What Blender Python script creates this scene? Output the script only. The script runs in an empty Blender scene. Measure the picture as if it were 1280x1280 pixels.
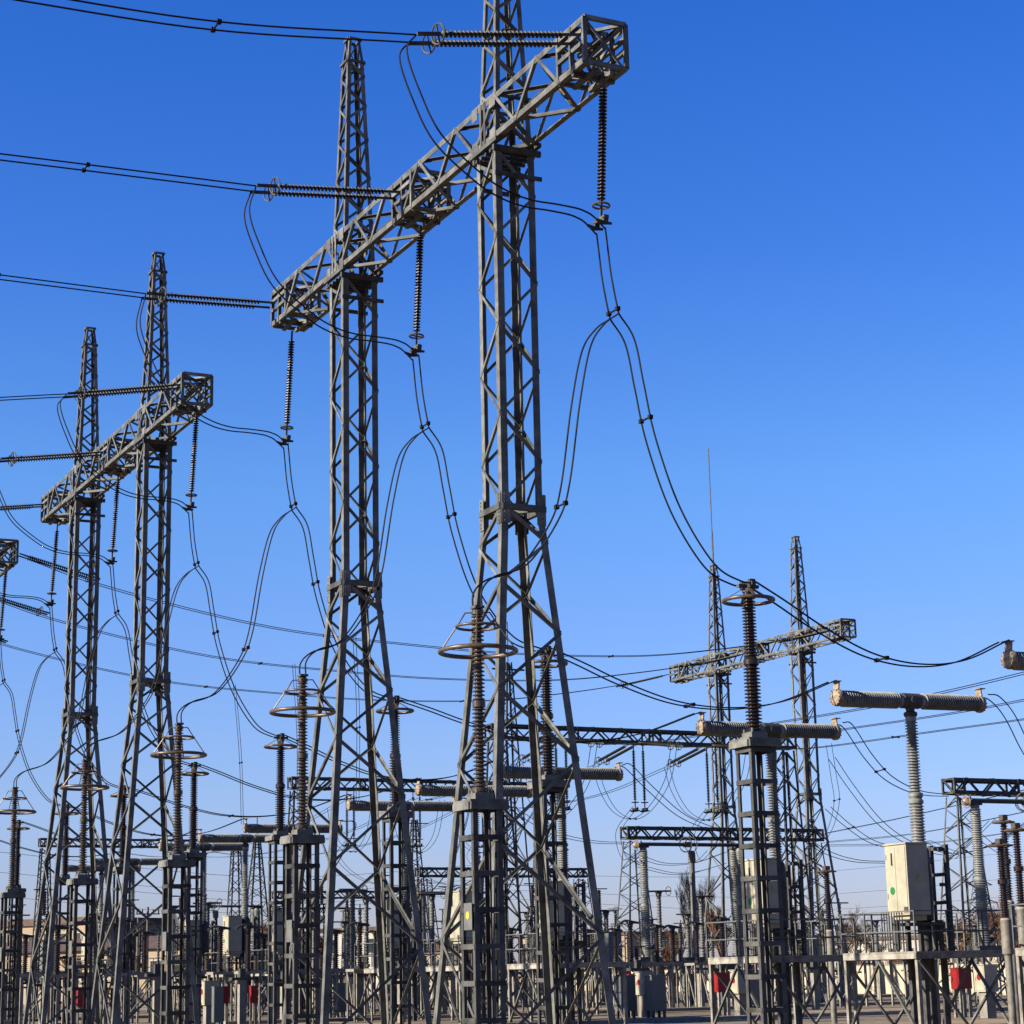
import bpy, math, random
from math import sin, cos, pi, radians as R
from mathutils import Vector as V, Matrix

# ------------------------------------------------------------------ camera
# world axes: x = across the rows (to the right and away), y = along the rows
# (away and to the left), z = up.  The camera stands at the origin, eye at 1.9 m.
S = bpy.context.scene
EYE = 1.9
F, PI_, RO, AZ = 2558.557, R(12.749), R(1.193), R(-26.381)
cam_d = bpy.data.cameras.new('camera'); cam = bpy.data.objects.new('camera', cam_d)
S.collection.objects.link(cam); S.camera = cam
cam_d.sensor_width = 36; cam_d.lens = F/1280*36; cam_d.clip_end = 6000; cam_d.clip_start = .1
_f0 = V((-sin(AZ), cos(AZ), 0)); _r0 = V((cos(AZ), sin(AZ), 0))
# world (x=v, y=u): forward has v component -sin(AZ), u component cos(AZ)
_fw = _f0*cos(PI_) + V((0, 0, 1))*sin(PI_); _up = -_f0*sin(PI_) + V((0, 0, 1))*cos(PI_)
_rt = _r0*cos(RO) - _up*sin(RO); _u2 = _r0*sin(RO) + _up*cos(RO)
m = Matrix((( _rt.x, _u2.x, -_fw.x, 0), (_rt.y, _u2.y, -_fw.y, 0), (_rt.z, _u2.z, -_fw.z, EYE), (0, 0, 0, 1)))
cam.matrix_world = m

# ------------------------------------------------------------------ world, sun
SUN_AZ = V((-.97, .11, 0)).normalized(); SUN_EL = R(25)
w = bpy.data.worlds.new('World'); S.world = w; w.use_nodes = True
nt = w.node_tree; nt.nodes.clear()
sky = nt.nodes.new('ShaderNodeTexSky'); sky.sky_type = 'NISHITA'; sky.sun_disc = False
sky.sun_elevation = SUN_EL; sky.sun_rotation = math.atan2(SUN_AZ.x, SUN_AZ.y)
sky.air_density = 1.0; sky.dust_density = 0.5; sky.ozone_density = 1.6; sky.altitude = 100
hs = nt.nodes.new('ShaderNodeHueSaturation'); hs.inputs['Saturation'].default_value = 1.15; hs.inputs['Value'].default_value = 1.0
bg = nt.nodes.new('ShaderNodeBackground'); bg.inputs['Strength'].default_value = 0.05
out = nt.nodes.new('ShaderNodeOutputWorld')
nt.links.new(sky.outputs[0], hs.inputs['Color']); tint = nt.nodes.new('ShaderNodeMix'); tint.data_type = 'RGBA'; tint.blend_type = 'MULTIPLY'; tint.inputs[0].default_value = 1; tint.inputs[7].default_value = (.84, .92, 1.45, 1)
nt.links.new(hs.outputs[0], tint.inputs[6]); 
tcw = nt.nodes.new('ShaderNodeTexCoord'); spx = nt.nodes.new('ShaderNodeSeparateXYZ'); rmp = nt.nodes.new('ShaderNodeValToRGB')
els = rmp.color_ramp.elements; els[0].position = 0; els[0].color = (.74, .68, .74, 1); els[1].position = 1; els[1].color = (.15, .40, .66, 1)  # last stop darkens the sky high out of view, for less fill light
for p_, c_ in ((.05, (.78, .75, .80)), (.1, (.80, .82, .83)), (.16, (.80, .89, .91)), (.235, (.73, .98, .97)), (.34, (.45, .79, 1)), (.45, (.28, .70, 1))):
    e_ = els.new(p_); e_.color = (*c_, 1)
tn2 = nt.nodes.new('ShaderNodeMix'); tn2.data_type = 'RGBA'; tn2.blend_type = 'MULTIPLY'; tn2.inputs[0].default_value = 1
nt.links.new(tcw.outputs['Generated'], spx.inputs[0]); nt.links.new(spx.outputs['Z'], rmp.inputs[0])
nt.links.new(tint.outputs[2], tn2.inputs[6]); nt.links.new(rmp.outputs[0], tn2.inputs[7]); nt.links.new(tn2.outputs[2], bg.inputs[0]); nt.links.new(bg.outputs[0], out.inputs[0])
sd = bpy.data.lights.new('sun', 'SUN'); sd.energy = 5.0; sd.angle = R(.5); sd.color = (1, .93, .80)
so = bpy.data.objects.new('sun', sd); S.collection.objects.link(so)
sdir = V((SUN_AZ.x*cos(SUN_EL), SUN_AZ.y*cos(SUN_EL), sin(SUN_EL)))
so.rotation_euler = sdir.to_track_quat('Z', 'Y').to_euler(); so.location = (0, 0, 60)
S.view_settings.view_transform = 'Standard'; S.view_settings.look = 'None'
S.view_settings.exposure = 1.56; S.view_settings.gamma = 1
S.render.engine = 'CYCLES'

# ------------------------------------------------------------------ pixel -> place helpers (used only to measure positions)
def ray(x, y):
    c, s = cos(RO), sin(RO); a = x-640; b = y-640
    xi = c*a - s*b; yi = s*a + c*b
    X = xi/F; up = -yi/F
    Y = cos(PI_) - up*sin(PI_); z = sin(PI_) + up*cos(PI_)
    return sin(AZ)*X + cos(AZ)*Y, cos(AZ)*X - sin(AZ)*Y, z     # u, v, z
def onu(x, y, u):
    a, b, c = ray(x, y); return V((b*u/a, u, c*u/a + EYE))
def onv(x, y, v):
    a, b, c = ray(x, y); return V((v, a*v/b, c*v/b + EYE))
def hor(x): return 1219 - (x-640)*.0208
def gx(x, u): p = onu(x, hor(x)+10, u); return p.x

# ------------------------------------------------------------------ materials
def mat(name, col, rough=.6, metal=0, var=.25, scale=6, bump=0, col2=None, spec=.28, streak=False, isl=0):
    m = bpy.data.materials.new(name); m.use_nodes = True; n = m.node_tree; b = n.nodes['Principled BSDF']
    tc = n.nodes.new('ShaderNodeTexCoord'); mp = n.nodes.new('ShaderNodeMapping')
    n.links.new(tc.outputs['Object'], mp.inputs[0])
    if streak: mp.inputs['Scale'].default_value = (1, 1, .12)
    no = n.nodes.new('ShaderNodeTexNoise'); no.inputs['Scale'].default_value = scale; no.inputs['Detail'].default_value = 6; no.inputs['Roughness'].default_value = .65
    n.links.new(mp.outputs[0], no.inputs['Vector'])
    cr = n.nodes.new('ShaderNodeValToRGB')
    c2 = col2 if col2 else tuple(c*(1-var) for c in col)
    c1 = tuple(min(1, c*(1+var*.6)) for c in col)
    cr.color_ramp.elements[0].position = .35; cr.color_ramp.elements[0].color = (*c2, 1)
    cr.color_ramp.elements[1].position = .65; cr.color_ramp.elements[1].color = (*c1, 1)
    n.links.new(no.outputs['Fac'], cr.inputs[0]); n.links.new(cr.outputs[0], b.inputs['Base Color'])
    if isl:                                              # each steel member weathers a little differently
        g = n.nodes.new('ShaderNodeNewGeometry'); mr = n.nodes.new('ShaderNodeMapRange'); mr.inputs['To Min'].default_value = 1-isl; mr.inputs['To Max'].default_value = 1+isl
        mx = n.nodes.new('ShaderNodeMix'); mx.data_type = 'RGBA'; mx.blend_type = 'MULTIPLY'; mx.inputs[0].default_value = 1
        n.links.new(g.outputs['Random Per Island'], mr.inputs[0]); n.links.new(cr.outputs[0], mx.inputs[6]); n.links.new(mr.outputs[0], mx.inputs[7]); n.links.new(mx.outputs[2], b.inputs['Base Color'])
    b.inputs['Roughness'].default_value = rough; b.inputs['Metallic'].default_value = metal
    b.inputs['Specular IOR Level'].default_value = spec
    if bump:
        bp = n.nodes.new('ShaderNodeBump'); bp.inputs['Strength'].default_value = bump
        n.links.new(no.outputs['Fac'], bp.inputs['Height']); n.links.new(bp.outputs[0], b.inputs['Normal'])
    return m
M = dict(
    steel=mat('galvanised_steel', (.090, .089, .079), .5, .0, .35, 2.2, .1, (.042, .040, .034), isl=.35, spec=.15),
    steel_dark=mat('weathered_steel', (.046, .045, .041), .6, .0, .35, 2.5, .1, (.022, .020, .018), isl=.35, spec=.15),
    steel_far=mat('painted_steel', (0.072, 0.072, 0.0648), .6, 0, .3, 2),
    white_steel=mat('pale_steel', (.16, .148, .12), .6, 0, .25, 3, .05, (.085, .072, .056), isl=.35),
    porc=mat('brown_porcelain', (0.0396, 0.02736, 0.01728), .3, 0, .4, 5),
    porc_grey=mat('grey_porcelain', (.145, .145, .135), .4, 0, .3, 4, 0, (.095, .095, .088), spec=.2),
    porc_dark=mat('dark_porcelain', (0.0144, 0.00792, 0.00648), .28, 0, .4, 5),
    ring=mat('bronzed_tube', (0.072, 0.0504, 0.0324), .4, .2, .35, 9),
    wire=mat('conductor_cable', (.009, .008, .008), .7, .0, .2, 9, spec=.1),
    glass=mat('string_discs', (0.0216, 0.01872, 0.01152), .6, 0, .4, 12),
    cab=mat('cabinet_paint', (0.2376, 0.216, 0.1548), .5, 0, .12, 2, .03, (0.1944, 0.1728, 0.1224)),
    cabgrey=mat('grey_cabinet_paint', (0.0864, 0.09, 0.0828), .5, 0, .12, 2),
    red=mat('red_paint', (0.1584, 0.00576, 0.00576), .45, 0, .2, 4),
    green=mat('green_paint', (0.0072, 0.1008, 0.0216), .5, 0, .1, 4),
    yellow=mat('yellow_paint', (0.288, 0.2376, 0.0216), .5, 0, .12, 4),
    cap=mat('rusty_end_casting', (.19, .15, .105), .55, .1, .5, 7, .2, (.075, .042, .025)),
    concrete=mat('concrete', (0.1584, 0.1404, 0.1152), .85, 0, .2, 3, .2),
    wall=mat('wall_render', (0.3024, 0.2592, 0.1872), .9, 0, .12, .6, .1, (0.2448, 0.2016, 0.144), streak=True),
    bld=mat('building_render', (0.216, 0.1584, 0.1044), .9, 0, .15, .4),
    bldw=mat('pale_building', (0.2592, 0.2376, 0.2016), .9, 0, .12, .4),
    roof=mat('roof_sheet', (0.0648, 0.0396, 0.0288), .8, 0, .3, .8),
    win=mat('window_glass', (0.0216, 0.0252, 0.0288), .1, 0, .1, 3),
    bark=mat('bare_bark', (0.0864, 0.0684, 0.0504), .9, 0, .3, 3),
    twig=mat('rusty_twigs', (0.1368, 0.072, 0.036), .9, 0, .35, 1.5),
)
def ground_mat():
    m = bpy.data.materials.new('dry_ground'); m.use_nodes = True; n = m.node_tree; b = n.nodes['Principled BSDF']
    tc = n.nodes.new('ShaderNodeTexCoord')
    a = n.nodes.new('ShaderNodeTexNoise'); a.inputs['Scale'].default_value = .12; a.inputs['Detail'].default_value = 8
    c = n.nodes.new('ShaderNodeTexNoise'); c.inputs['Scale'].default_value = 3; c.inputs['Detail'].default_value = 8
    n.links.new(tc.outputs['Object'], a.inputs['Vector']); n.links.new(tc.outputs['Object'], c.inputs['Vector'])
    r1 = n.nodes.new('ShaderNodeValToRGB'); r1.color_ramp.elements[0].position = .4; r1.color_ramp.elements[1].position = .6
    r1.color_ramp.elements[0].color = (.075, .056, .025, 1); r1.color_ramp.elements[1].color = (.21, .14, .07, 1)
    r2 = n.nodes.new('ShaderNodeValToRGB'); r2.color_ramp.elements[0].position = .3; r2.color_ramp.elements[1].position = .7
    r2.color_ramp.elements[0].color = (.55, .55, .55, 1); r2.color_ramp.elements[1].color = (1.2, 1.2, 1.2, 1)
    mx = n.nodes.new('ShaderNodeMix'); mx.data_type = 'RGBA'; mx.blend_type = 'MULTIPLY'; mx.inputs[0].default_value = 1
    n.links.new(a.outputs['Fac'], r1.inputs[0]); n.links.new(c.outputs['Fac'], r2.inputs[0])
    n.links.new(r1.outputs[0], mx.inputs[6]); n.links.new(r2.outputs[0], mx.inputs[7]); n.links.new(mx.outputs[2], b.inputs['Base Color'])
    bp = n.nodes.new('ShaderNodeBump'); bp.inputs['Strength'].default_value = .6; n.links.new(c.outputs['Fac'], bp.inputs['Height']); n.links.new(bp.outputs[0], b.inputs['Normal'])
    b.inputs['Roughness'].default_value = .95
    return m
M['ground'] = ground_mat()

# ------------------------------------------------------------------ mesh helpers
def perp(d):
    a = V((0, 0, 1)) if abs(d.z) < .9 else V((1, 0, 0))
    s = d.cross(a).normalized(); return s, s.cross(d).normalized()
class MB:
    def __init__(s): s.v = []; s.f = []
    def hexa(s, pts):
        b = len(s.v); s.v += [tuple(p) for p in pts]
        for q in ((0, 3, 2, 1), (4, 5, 6, 7), (0, 1, 5, 4), (1, 2, 6, 5), (2, 3, 7, 6), (3, 0, 4, 7)): s.f.append(tuple(b+i for i in q))
    def box(s, x0, x1, y0, y1, z0, z1):
        s.hexa([V(p) for p in ((x0, y0, z0), (x1, y0, z0), (x1, y1, z0), (x0, y1, z0), (x0, y0, z1), (x1, y0, z1), (x1, y1, z1), (x0, y1, z1))])
    def plate(s, p, q, a, a0, a1, b, b0, b1):           # prism from p to q, cross-section a0..a1 along a, b0..b1 along b
        c = [a*a0+b*b0, a*a1+b*b0, a*a1+b*b1, a*a0+b*b1]
        s.hexa([p+k for k in c] + [q+k for k in c])
    def bar(s, p, q, w, h=None):
        p, q = V(p), V(q); d = (q-p).normalized(); a, b = perp(d); h = h or w
        s.plate(p, q, a, -w/2, w/2, b, -h/2, h/2)
    def angle(s, p, q, a, b, w, t=.014):                # L section, heel on p-q, flanges along a and b
        p, q = V(p), V(q)
        s.plate(p, q, a, 0, w, b, 0, t); s.plate(p, q, b, t+.001, w, a, 0, t)
    def tube(s, pts, r, n=6, closed=False):
        pts = [V(p) for p in pts]; b0 = len(s.v); N = len(pts); prev = None
        for i, p in enumerate(pts):
            if closed: d = (pts[(i+1) % N]-pts[i-1]).normalized()
            else: d = (pts[min(i+1, N-1)]-pts[max(i-1, 0)]).normalized()
            if prev is None: a, _ = perp(d)
            else:
                a = prev - d*prev.dot(d); a.normalize()
            prev = a; c = d.cross(a)
            rr = r[i] if isinstance(r, (list, tuple)) else r
            for k in range(n):
                t = 2*pi*k/n; s.v.append(tuple(p + a*cos(t)*rr + c*sin(t)*rr))
        for i in range(N if closed else N-1):
            for k in range(n):
                i2 = (i+1) % N
                s.f.append((b0+i*n+k, b0+i*n+(k+1) % n, b0+i2*n+(k+1) % n, b0+i2*n+k))
        if not closed:
            s.f.append(tuple(b0+k for k in range(n))[::-1]); s.f.append(tuple(b0+(N-1)*n+k for k in range(n)))
    def lathe(s, prof, n=16, o=(0, 0, 0), ax=(0, 0, 1)):  # prof: (distance along ax, radius)
        o = V(o); ax = V(ax).normalized(); a, c = perp(ax); b0 = len(s.v)
        for h, r in prof:
            for k in range(n):
                t = 2*pi*k/n; s.v.append(tuple(o + ax*h + a*cos(t)*r + c*sin(t)*r))
        for i in range(len(prof)-1):
            for k in range(n): s.f.append((b0+i*n+k, b0+i*n+(k+1) % n, b0+(i+1)*n+(k+1) % n, b0+(i+1)*n+k))
        s.f.append(tuple(b0+k for k in range(n))[::-1]); s.f.append(tuple(b0+(len(prof)-1)*n+k for k in range(n)))
    def torus(s, c, ax, RR, r, n=40, k=8):
        c = V(c); ax = V(ax).normalized(); a, b = perp(ax)
        s.tube([c + a*cos(2*pi*i/n)*RR + b*sin(2*pi*i/n)*RR for i in range(n)], r, k, True)
    def zig(s, a0, a1, b0, b1, n, w, nrm, start=0, cross=False, t=.01, heights=None, off=.02):  # diagonals between two legs
        a0, a1, b0, b1 = map(V, (a0, a1, b0, b1)); nrm = V(nrm).normalized()
        hs_ = heights or [i/n for i in range(n+1)]
        for i in range(len(hs_)-1):
            A = lambda t_: a0.lerp(a1, t_)
            B = lambda t_: b0.lerp(b1, t_)
            prs = [(A(hs_[i]), B(hs_[i+1])) if (i+start) % 2 == 0 else (B(hs_[i]), A(hs_[i+1]))]
            if cross: prs.append((B(hs_[i]), A(hs_[i+1])) if (i+start) % 2 == 0 else (A(hs_[i]), B(hs_[i+1])))
            for j, (p, q) in enumerate(prs):
                o = nrm*(off if j == 0 else -off*1.5); p = p+o; q = q+o
                d = (q-p).normalized(); sd_ = d.cross(nrm).normalized()
                if sd_.z > 0: sd_ = -sd_
                s.plate(p, q, sd_, -w/2, w/2, nrm, 0, t); s.plate(p, q, nrm, -w*.8, 0, sd_, w/2-t, w/2)
    def build(s, name, m, parent=None, smooth=35, loc=(0, 0, 0)):
        me = bpy.data.meshes.new(name); me.from_pydata(s.v, [], s.f); me.materials.append(m)
        if smooth:
            me.polygons.foreach_set('use_smooth', [True]*len(me.polygons)); me.set_sharp_from_angle(angle=R(smooth))
        o = bpy.data.objects.new(name, me); S.collection.objects.link(o); o.location = loc
        if parent: o.parent = parent
        return o
def tag(o, label=None, cat=None, group=None, kind=None):
    if label: o['label'] = label
    if cat: o['category'] = cat
    if group: o['group'] = group
    if kind: o['kind'] = kind
    return o
def thing(name, loc=(0, 0, 0), label=None, cat=None, group=None):
    o = bpy.data.objects.new(name, None); o.empty_display_size = .3; S.collection.objects.link(o); o.location = loc
    return tag(o, label, cat, group)
def dup(o, loc, label=None, rot=None, sc=None, parent=None, top=True):
    c = o.copy(); S.collection.objects.link(c)
    if top:
        c.location = loc
        if rot is not None: c.rotation_euler = rot
        if sc is not None: c.scale = sc
        if label: c['label'] = label
    else: c.parent = parent
    for ch in list(o.children): dup(ch, None, parent=c, top=False)
    return c
class Kind:                                             # first placement moves the prototype itself, later ones copy it
    def __init__(s, proto): s.p = proto; s.used = False
    def put(s, loc, label, rot=None, sc=None):
        if not s.used:
            s.used = True; s.p.location = loc
            if rot is not None: s.p.rotation_euler = rot
            if sc is not None: s.p.scale = sc
            s.p['label'] = label; return s.p
        return dup(s.p, loc, label, rot or (0, 0, 0), sc or (1, 1, 1))
def sheds(z0, z1, pitch, rc, ro, n=None):
    n = n or max(2, round((z1-z0)/pitch)); p = (z1-z0)/n; pr = [(z0, rc)]
    for i in range(n):
        b = z0+i*p; pr += [(b+p*.22, rc), (b+p*.38, ro), (b+p*.52, ro), (b+p*.86, rc*1.03)]
    pr.append((z1, rc)); return pr
def smoothpath(P, k=8):
    P = [V(p) for p in P]
    if len(P) == 2: return [P[0].lerp(P[1], i/k) for i in range(k+1)]
    Q = [P[0]*2-P[1]] + P + [P[-1]*2-P[-2]]; o = []
    for i in range(1, len(Q)-2):
        for j in range(k):
            t = j/k; a, b, c, d = Q[i-1], Q[i], Q[i+1], Q[i+2]
            o.append(.5*((2*b) + (c-a)*t + (2*a-5*b+4*c-d)*t*t + (3*b-a-3*c+d)*t**3))
    o.append(P[-1]); return o
ORD = ['first', 'second', 'third', 'fourth', 'fifth', 'sixth', 'seventh', 'eighth', 'ninth', 'tenth', 'eleventh', 'twelfth']

def cable(P, label, group, sep=(0, .2, 0), sp=(), r=.02, name='twin_conductor', m='wire', k=8, smooth=True):
    pts = smoothpath(P, k) if smooth else [V(p) for p in P]
    t = thing(name, pts[0], label, 'overhead wire', group); o = pts[0]; sep = V(sep)
    for s_ in ((-1, 1) if sep.length else (0,)):
        mb = MB(); mb.tube([p-o+sep*s_ for p in pts], r, 6); mb.build('conductor', M[m], t, 60)
    for q in sp:
        i = min(len(pts)-1, int(q*(len(pts)-1))); c = pts[i]-o; mb = MB(); mb.tube([c-sep*1.05, c+sep*1.05], r*1.1, 6)
        for s_ in (-1, 1): mb.box(*[a for j in range(3) for a in ((c+sep*s_)[j]-.045, (c+sep*s_)[j]+.045)])
        mb.build('spacer', M[m], t)
    return t

# ------------------------------------------------------------------ ground
mb = MB(); mb.v = [(-2500, -300, 0), (2500, -300, 0), (2500, 4000, 0), (-2500, 4000, 0)]; mb.f = [(0, 1, 2, 3)]
tag(mb.build('ground', M['ground'], None, 0), kind='structure')

# ------------------------------------------------------------------ big portal gantry
ZK, ZT, ZB0, ZB1, ZP = 12.6, 21.35, 21.67, 22.81, 28.97
def sqc(w_, z): h = w_/2; return [V((-h, -h, z)), V((h, -h, z)), V((h, h, z)), V((-h, h, z))]
NR = [V((0, -1, 0)), V((1, 0, 0)), V((0, 1, 0)), V((-1, 0, 0))]
def lattice(mb, w0, z0, w1, z1, leg, br, hs_, start=0, cross=False, t=.015):
    A = sqc(w0, z0); B = sqc(w1, z1)
    inn = [(V((1, 0, 0)), V((0, 1, 0))), (V((-1, 0, 0)), V((0, 1, 0))), (V((-1, 0, 0)), V((0, -1, 0))), (V((1, 0, 0)), V((0, -1, 0)))]
    for i in range(4): mb.angle(A[i], B[i], inn[i][0], inn[i][1], leg, t)
    for i in range(4):
        j = (i+1) % 4
        mb.zig(A[i], B[i], A[j], B[j], 0, br, NR[i], start+i, cross, heights=hs_, off=.004)
def geo(n, ratio):
    s_ = [ratio**i for i in range(n)]; T = sum(s_); o = [0]
    for a in s_: o.append(o[-1]+a/T)
    return o
def make_portal():
    t = thing('lattice_gantry', (0, 0, 0), '', 'gantry', 'tall spired lattice gantries')
    for yc in (5.17, 15.17):
        mb = MB()
        lattice(mb, 3.15, .25, 1.06, ZK, .175, .078, geo(8, .86), 0, False, .018)
        lattice(mb, 1.05, ZK, 1.05, ZT+.1, .175, .07, [i/8 for i in range(9)], 0, False, .018)
        for z in (ZK-.06,):                                    # knee: horizontals and gussets
            c = sqc(1.1, z)
            for i in range(4):
                mb.bar(c[i]+NR[i]*.01, c[(i+1) % 4]+NR[i]*.01, .12, .14)
                for e in (i, (i+1) % 4):
                    d = (c[(i+1) % 4]-c[i]).normalized()*(1 if e == i else -1); o = c[e]+NR[i]*.03
                    mb.plate(o+V((0, 0, -.4)), o+V((0, 0, .34)), d, -.02, .2, NR[i], 0, .014)
                    for bz in (-.34, -.24, -.14, .1, .2, .28):
                        c_ = o + d*.06 + NR[i]*.014 + V((0, 0, bz)); mb.plate(c_, c_+NR[i]*.018, d, -.018, .018, V((0, 0, 1)), -.018, .018)
            c = sqc(1.0, z); mb.bar(c[0], c[2], .08); mb.bar(c[1], c[3], .08)
        mb.build('column', M['steel'], t, 0, (0, yc, 0))
        mb = MB()                                             # bearing channels under the crossbeam
        for s_ in (-1, 1):
            mb.box(-.6, .68, s_*.56-.05, s_*.56+.05, ZT+.02, ZT+.16); mb.box(-.58, .68, s_*.6-.03, s_*.6+.03, ZT-.62, ZT-.52)
            mb.box(s_*.56-.06, s_*.56+.06, -.75, .75, ZT+.205, ZT+.31)
            for k in range(4): mb.box(-.6, .6, -.42+k*.26, -.34+k*.26, ZT+.02, ZT+.1) if s_ > 0 else None
            mb.plate(V((s_*.5, -.5, ZT-.55)), V((s_*.5, .5, ZT)), V((1, 0, 0)), -.01, .01, V((0, 0, 1)), -.05, .05)
            mb.plate(V((s_*.5, .5, ZT-.55)), V((s_*.5, -.5, ZT)), V((1, 0, 0)), .015, .035, V((0, 0, 1)), -.05, .05)
        mb.build('bearing_frame', M['steel_dark'], t, 0, (0, yc, 0))
        mb = MB()
        lattice(mb, .98, ZT+.3, .5, ZP-.75, .12, .075, geo(11, .94), 1, False, .014)
        lattice(mb, .5, ZP-.75, .33, ZP, .08, .05, [0, 1], 0, False, .012)
        for z, ww in ((ZP-.75, .54), (ZP, .37), (ZB1+.05, 1.0)):
            c = sqc(ww, z)
            for i in range(4): mb.bar(c[i], c[(i+1) % 4], .07)
        mb.build('spire', M['steel'], t, 0, (0, yc, 0))
        for i, c in enumerate(sqc(3.2, 0)):
            mb = MB(); mb.box(-.4, .4, -.4, .4, 0, .3); mb.build('footing', M['concrete'], t, 0, (c.x, yc+c.y, 0))
    mb = MB(); L = 20.58; h = .56                             # crossbeam
    P = [(-h, ZB0), (h, ZB0), (h, ZB1), (-h, ZB1)]
    inn = [(V((1, 0, 0)), V((0, 0, 1))), (V((-1, 0, 0)), V((0, 0, 1))), (V((-1, 0, 0)), V((0, 0, -1))), (V((1, 0, 0)), V((0, 0, -1)))]
    for (x, z), (a, b) in zip(P, inn): mb.angle((x, 0, z), (x, L, z), a, b, .15, .016)
    for i, nr in enumerate((V((0, 0, -1)), V((1, 0, 0)), V((0, 0, 1)), V((-1, 0, 0)))):
        (x0, z0), (x1, z1) = P[i], P[(i+1) % 4]
        mb.zig((x0, 1.2, z0), (x0, L-1.2, z0), (x1, 1.2, z1), (x1, L-1.2, z1), 16, .09, nr, i % 2, False, .012, None, .004)
    for yc in (5.17, 15.17):                                  # gussets at the columns
        for s_ in (-1, 1):
            for dy in (-.5, .5):
                mb.plate(V((s_*(h+.018), yc+dy-.16, ZB1-.3)), V((s_*(h+.018), yc+dy+.16, ZB1-.3)), V((1, 0, 0)), 0, .012, V((0, 0, 1)), 0, .34)
                mb.plate(V((s_*(h+.018), yc+dy-.16, ZB0-.02)), V((s_*(h+.018), yc+dy+.16, ZB0-.02)), V((1, 0, 0)), 0, .012, V((0, 0, 1)), 0, .3)
            mb.plate(V((s_*(h+.02), yc-.1, ZB0)), V((s_*(h+.02), yc-.1, ZB1)), V((1, 0, 0)), 0, .012, V((0, 1, 0)), 0, .1)
            mb.plate(V((s_*(h+.02), yc+.12, ZB0)), V((s_*(h+.02), yc+.12, ZB1)), V((1, 0, 0)), 0, .012, V((0, 1, 0)), 0, .1)
    mb.build('crossbeam', M['steel'], t, 0)
    for y0, y1 in ((0, 1.25), (9.67, 10.92), (L-1.25, L)):    # dense square frames carrying the strings
        mb = MB(); g = h-.03
        for k, y in enumerate((y0+.005, (y0+y1)/2, y1)):
            for (x0, z0), (x1, z1) in (((-g, ZB0+.03), (g, ZB0+.03)), ((g, ZB0+.03), (g, ZB1-.03)), ((g, ZB1-.03), (-g, ZB1-.03)), ((-g, ZB1-.03), (-g, ZB0+.03))):
                mb.bar((x0, y, z0), (x1, y, z1), .085, .1)
            mb.plate(V((-g, y, ZB0)), V((g, y, ZB1)), V((0, 1, 0)), -.03, .03, V((0, 0, 1)), -.045, .045)
            mb.plate(V((g, y, ZB0)), V((-g, y, ZB1)), V((0, 1, 0)), .035, .06, V((0, 0, 1)), -.045, .045)
        for z in (22.15, 22.45):
            for x in (-g-.02, 0, g): mb.bar((x, y0+.01, z), (x, y1, z), .09, .1)
        for x in (-.2, .2): mb.box(x-.05, x+.05, y0+.1, y1-.1, ZB0-.12, ZB0-.02)
        mb.bar((-g, y0+.6, ZB0-.03), (g, y0+.6, ZB0-.03), .1)
        for s_ in (-1, 1):
            mb.bar((s_*g, y0, ZB1-.02), (-s_*g, y1, ZB1-.02), .07); mb.bar((s_*g, y0, ZB0+.05), (-s_*g, y1, ZB0+.05), .07)
        mb.build('string_frame', M['steel'], t, 0)
    return t
portal = Kind(make_portal())
PO = [(20.93, 37.0), (20.93, 66.93), (20.93, 96.86)]
pl = ['nearest and tallest steel lattice gantry, its first spire cut off by the top edge',
      'steel lattice gantry in the middle of the left-hand line, behind the tallest one',
      'last steel lattice gantry of the left-hand line, only its right end inside the picture']
for (x, y), l in zip(PO, pl): portal.put((x, y, 0), l)
far_portal = portal.put((73.45, 102.05, 0), 'distant steel lattice gantry with two spires and a thin lightning rod, right of centre')
mb = MB(); mb.tube([(0, 0, ZP-.3), (0, 0, ZP+2.4)], .06, 6); mb.tube([(0, 0, ZP+2.3), (0, 0, ZP+8.3)], .035, 6); mb.build('lightning_rod', M['steel_dark'], far_portal, 60, (0, 15.17, 0))

# ------------------------------------------------------------------ insulator strings
def make_tension(L=3.55):
    t = thing('tension_insulator', (0, 0, 0), '', 'insulator string', 'paired insulator strings pulling on the gantries')
    for s_ in (-.25, .25):
        mb = MB(); mb.lathe(sheds(.5, L, .1, .03, .085), 10, (0, s_, 0), (-1, 0, 0)); mb.build('string', M['glass'], t, 30)
        mb = MB(); mb.bar((0, s_, 0), (-.5, s_, 0), .04, .06); mb.build('link', M['steel_dark'], t, 0); mb = MB(); mb.bar((-L, s_, 0), (-L-.55, s_, 0), .05, .08); mb.build('link', M['steel_dark'], t, 0)
        mb = MB(); mb.torus((-L-.05, s_, 0), (1, .25, 0), .22, .022, 24, 6); mb.bar((-L-.05, s_, -.22), (-L-.05, s_, .22), .03); mb.build('ring', M['steel_dark'], t, 50)
    return t
ten = Kind(make_tension())
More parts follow.
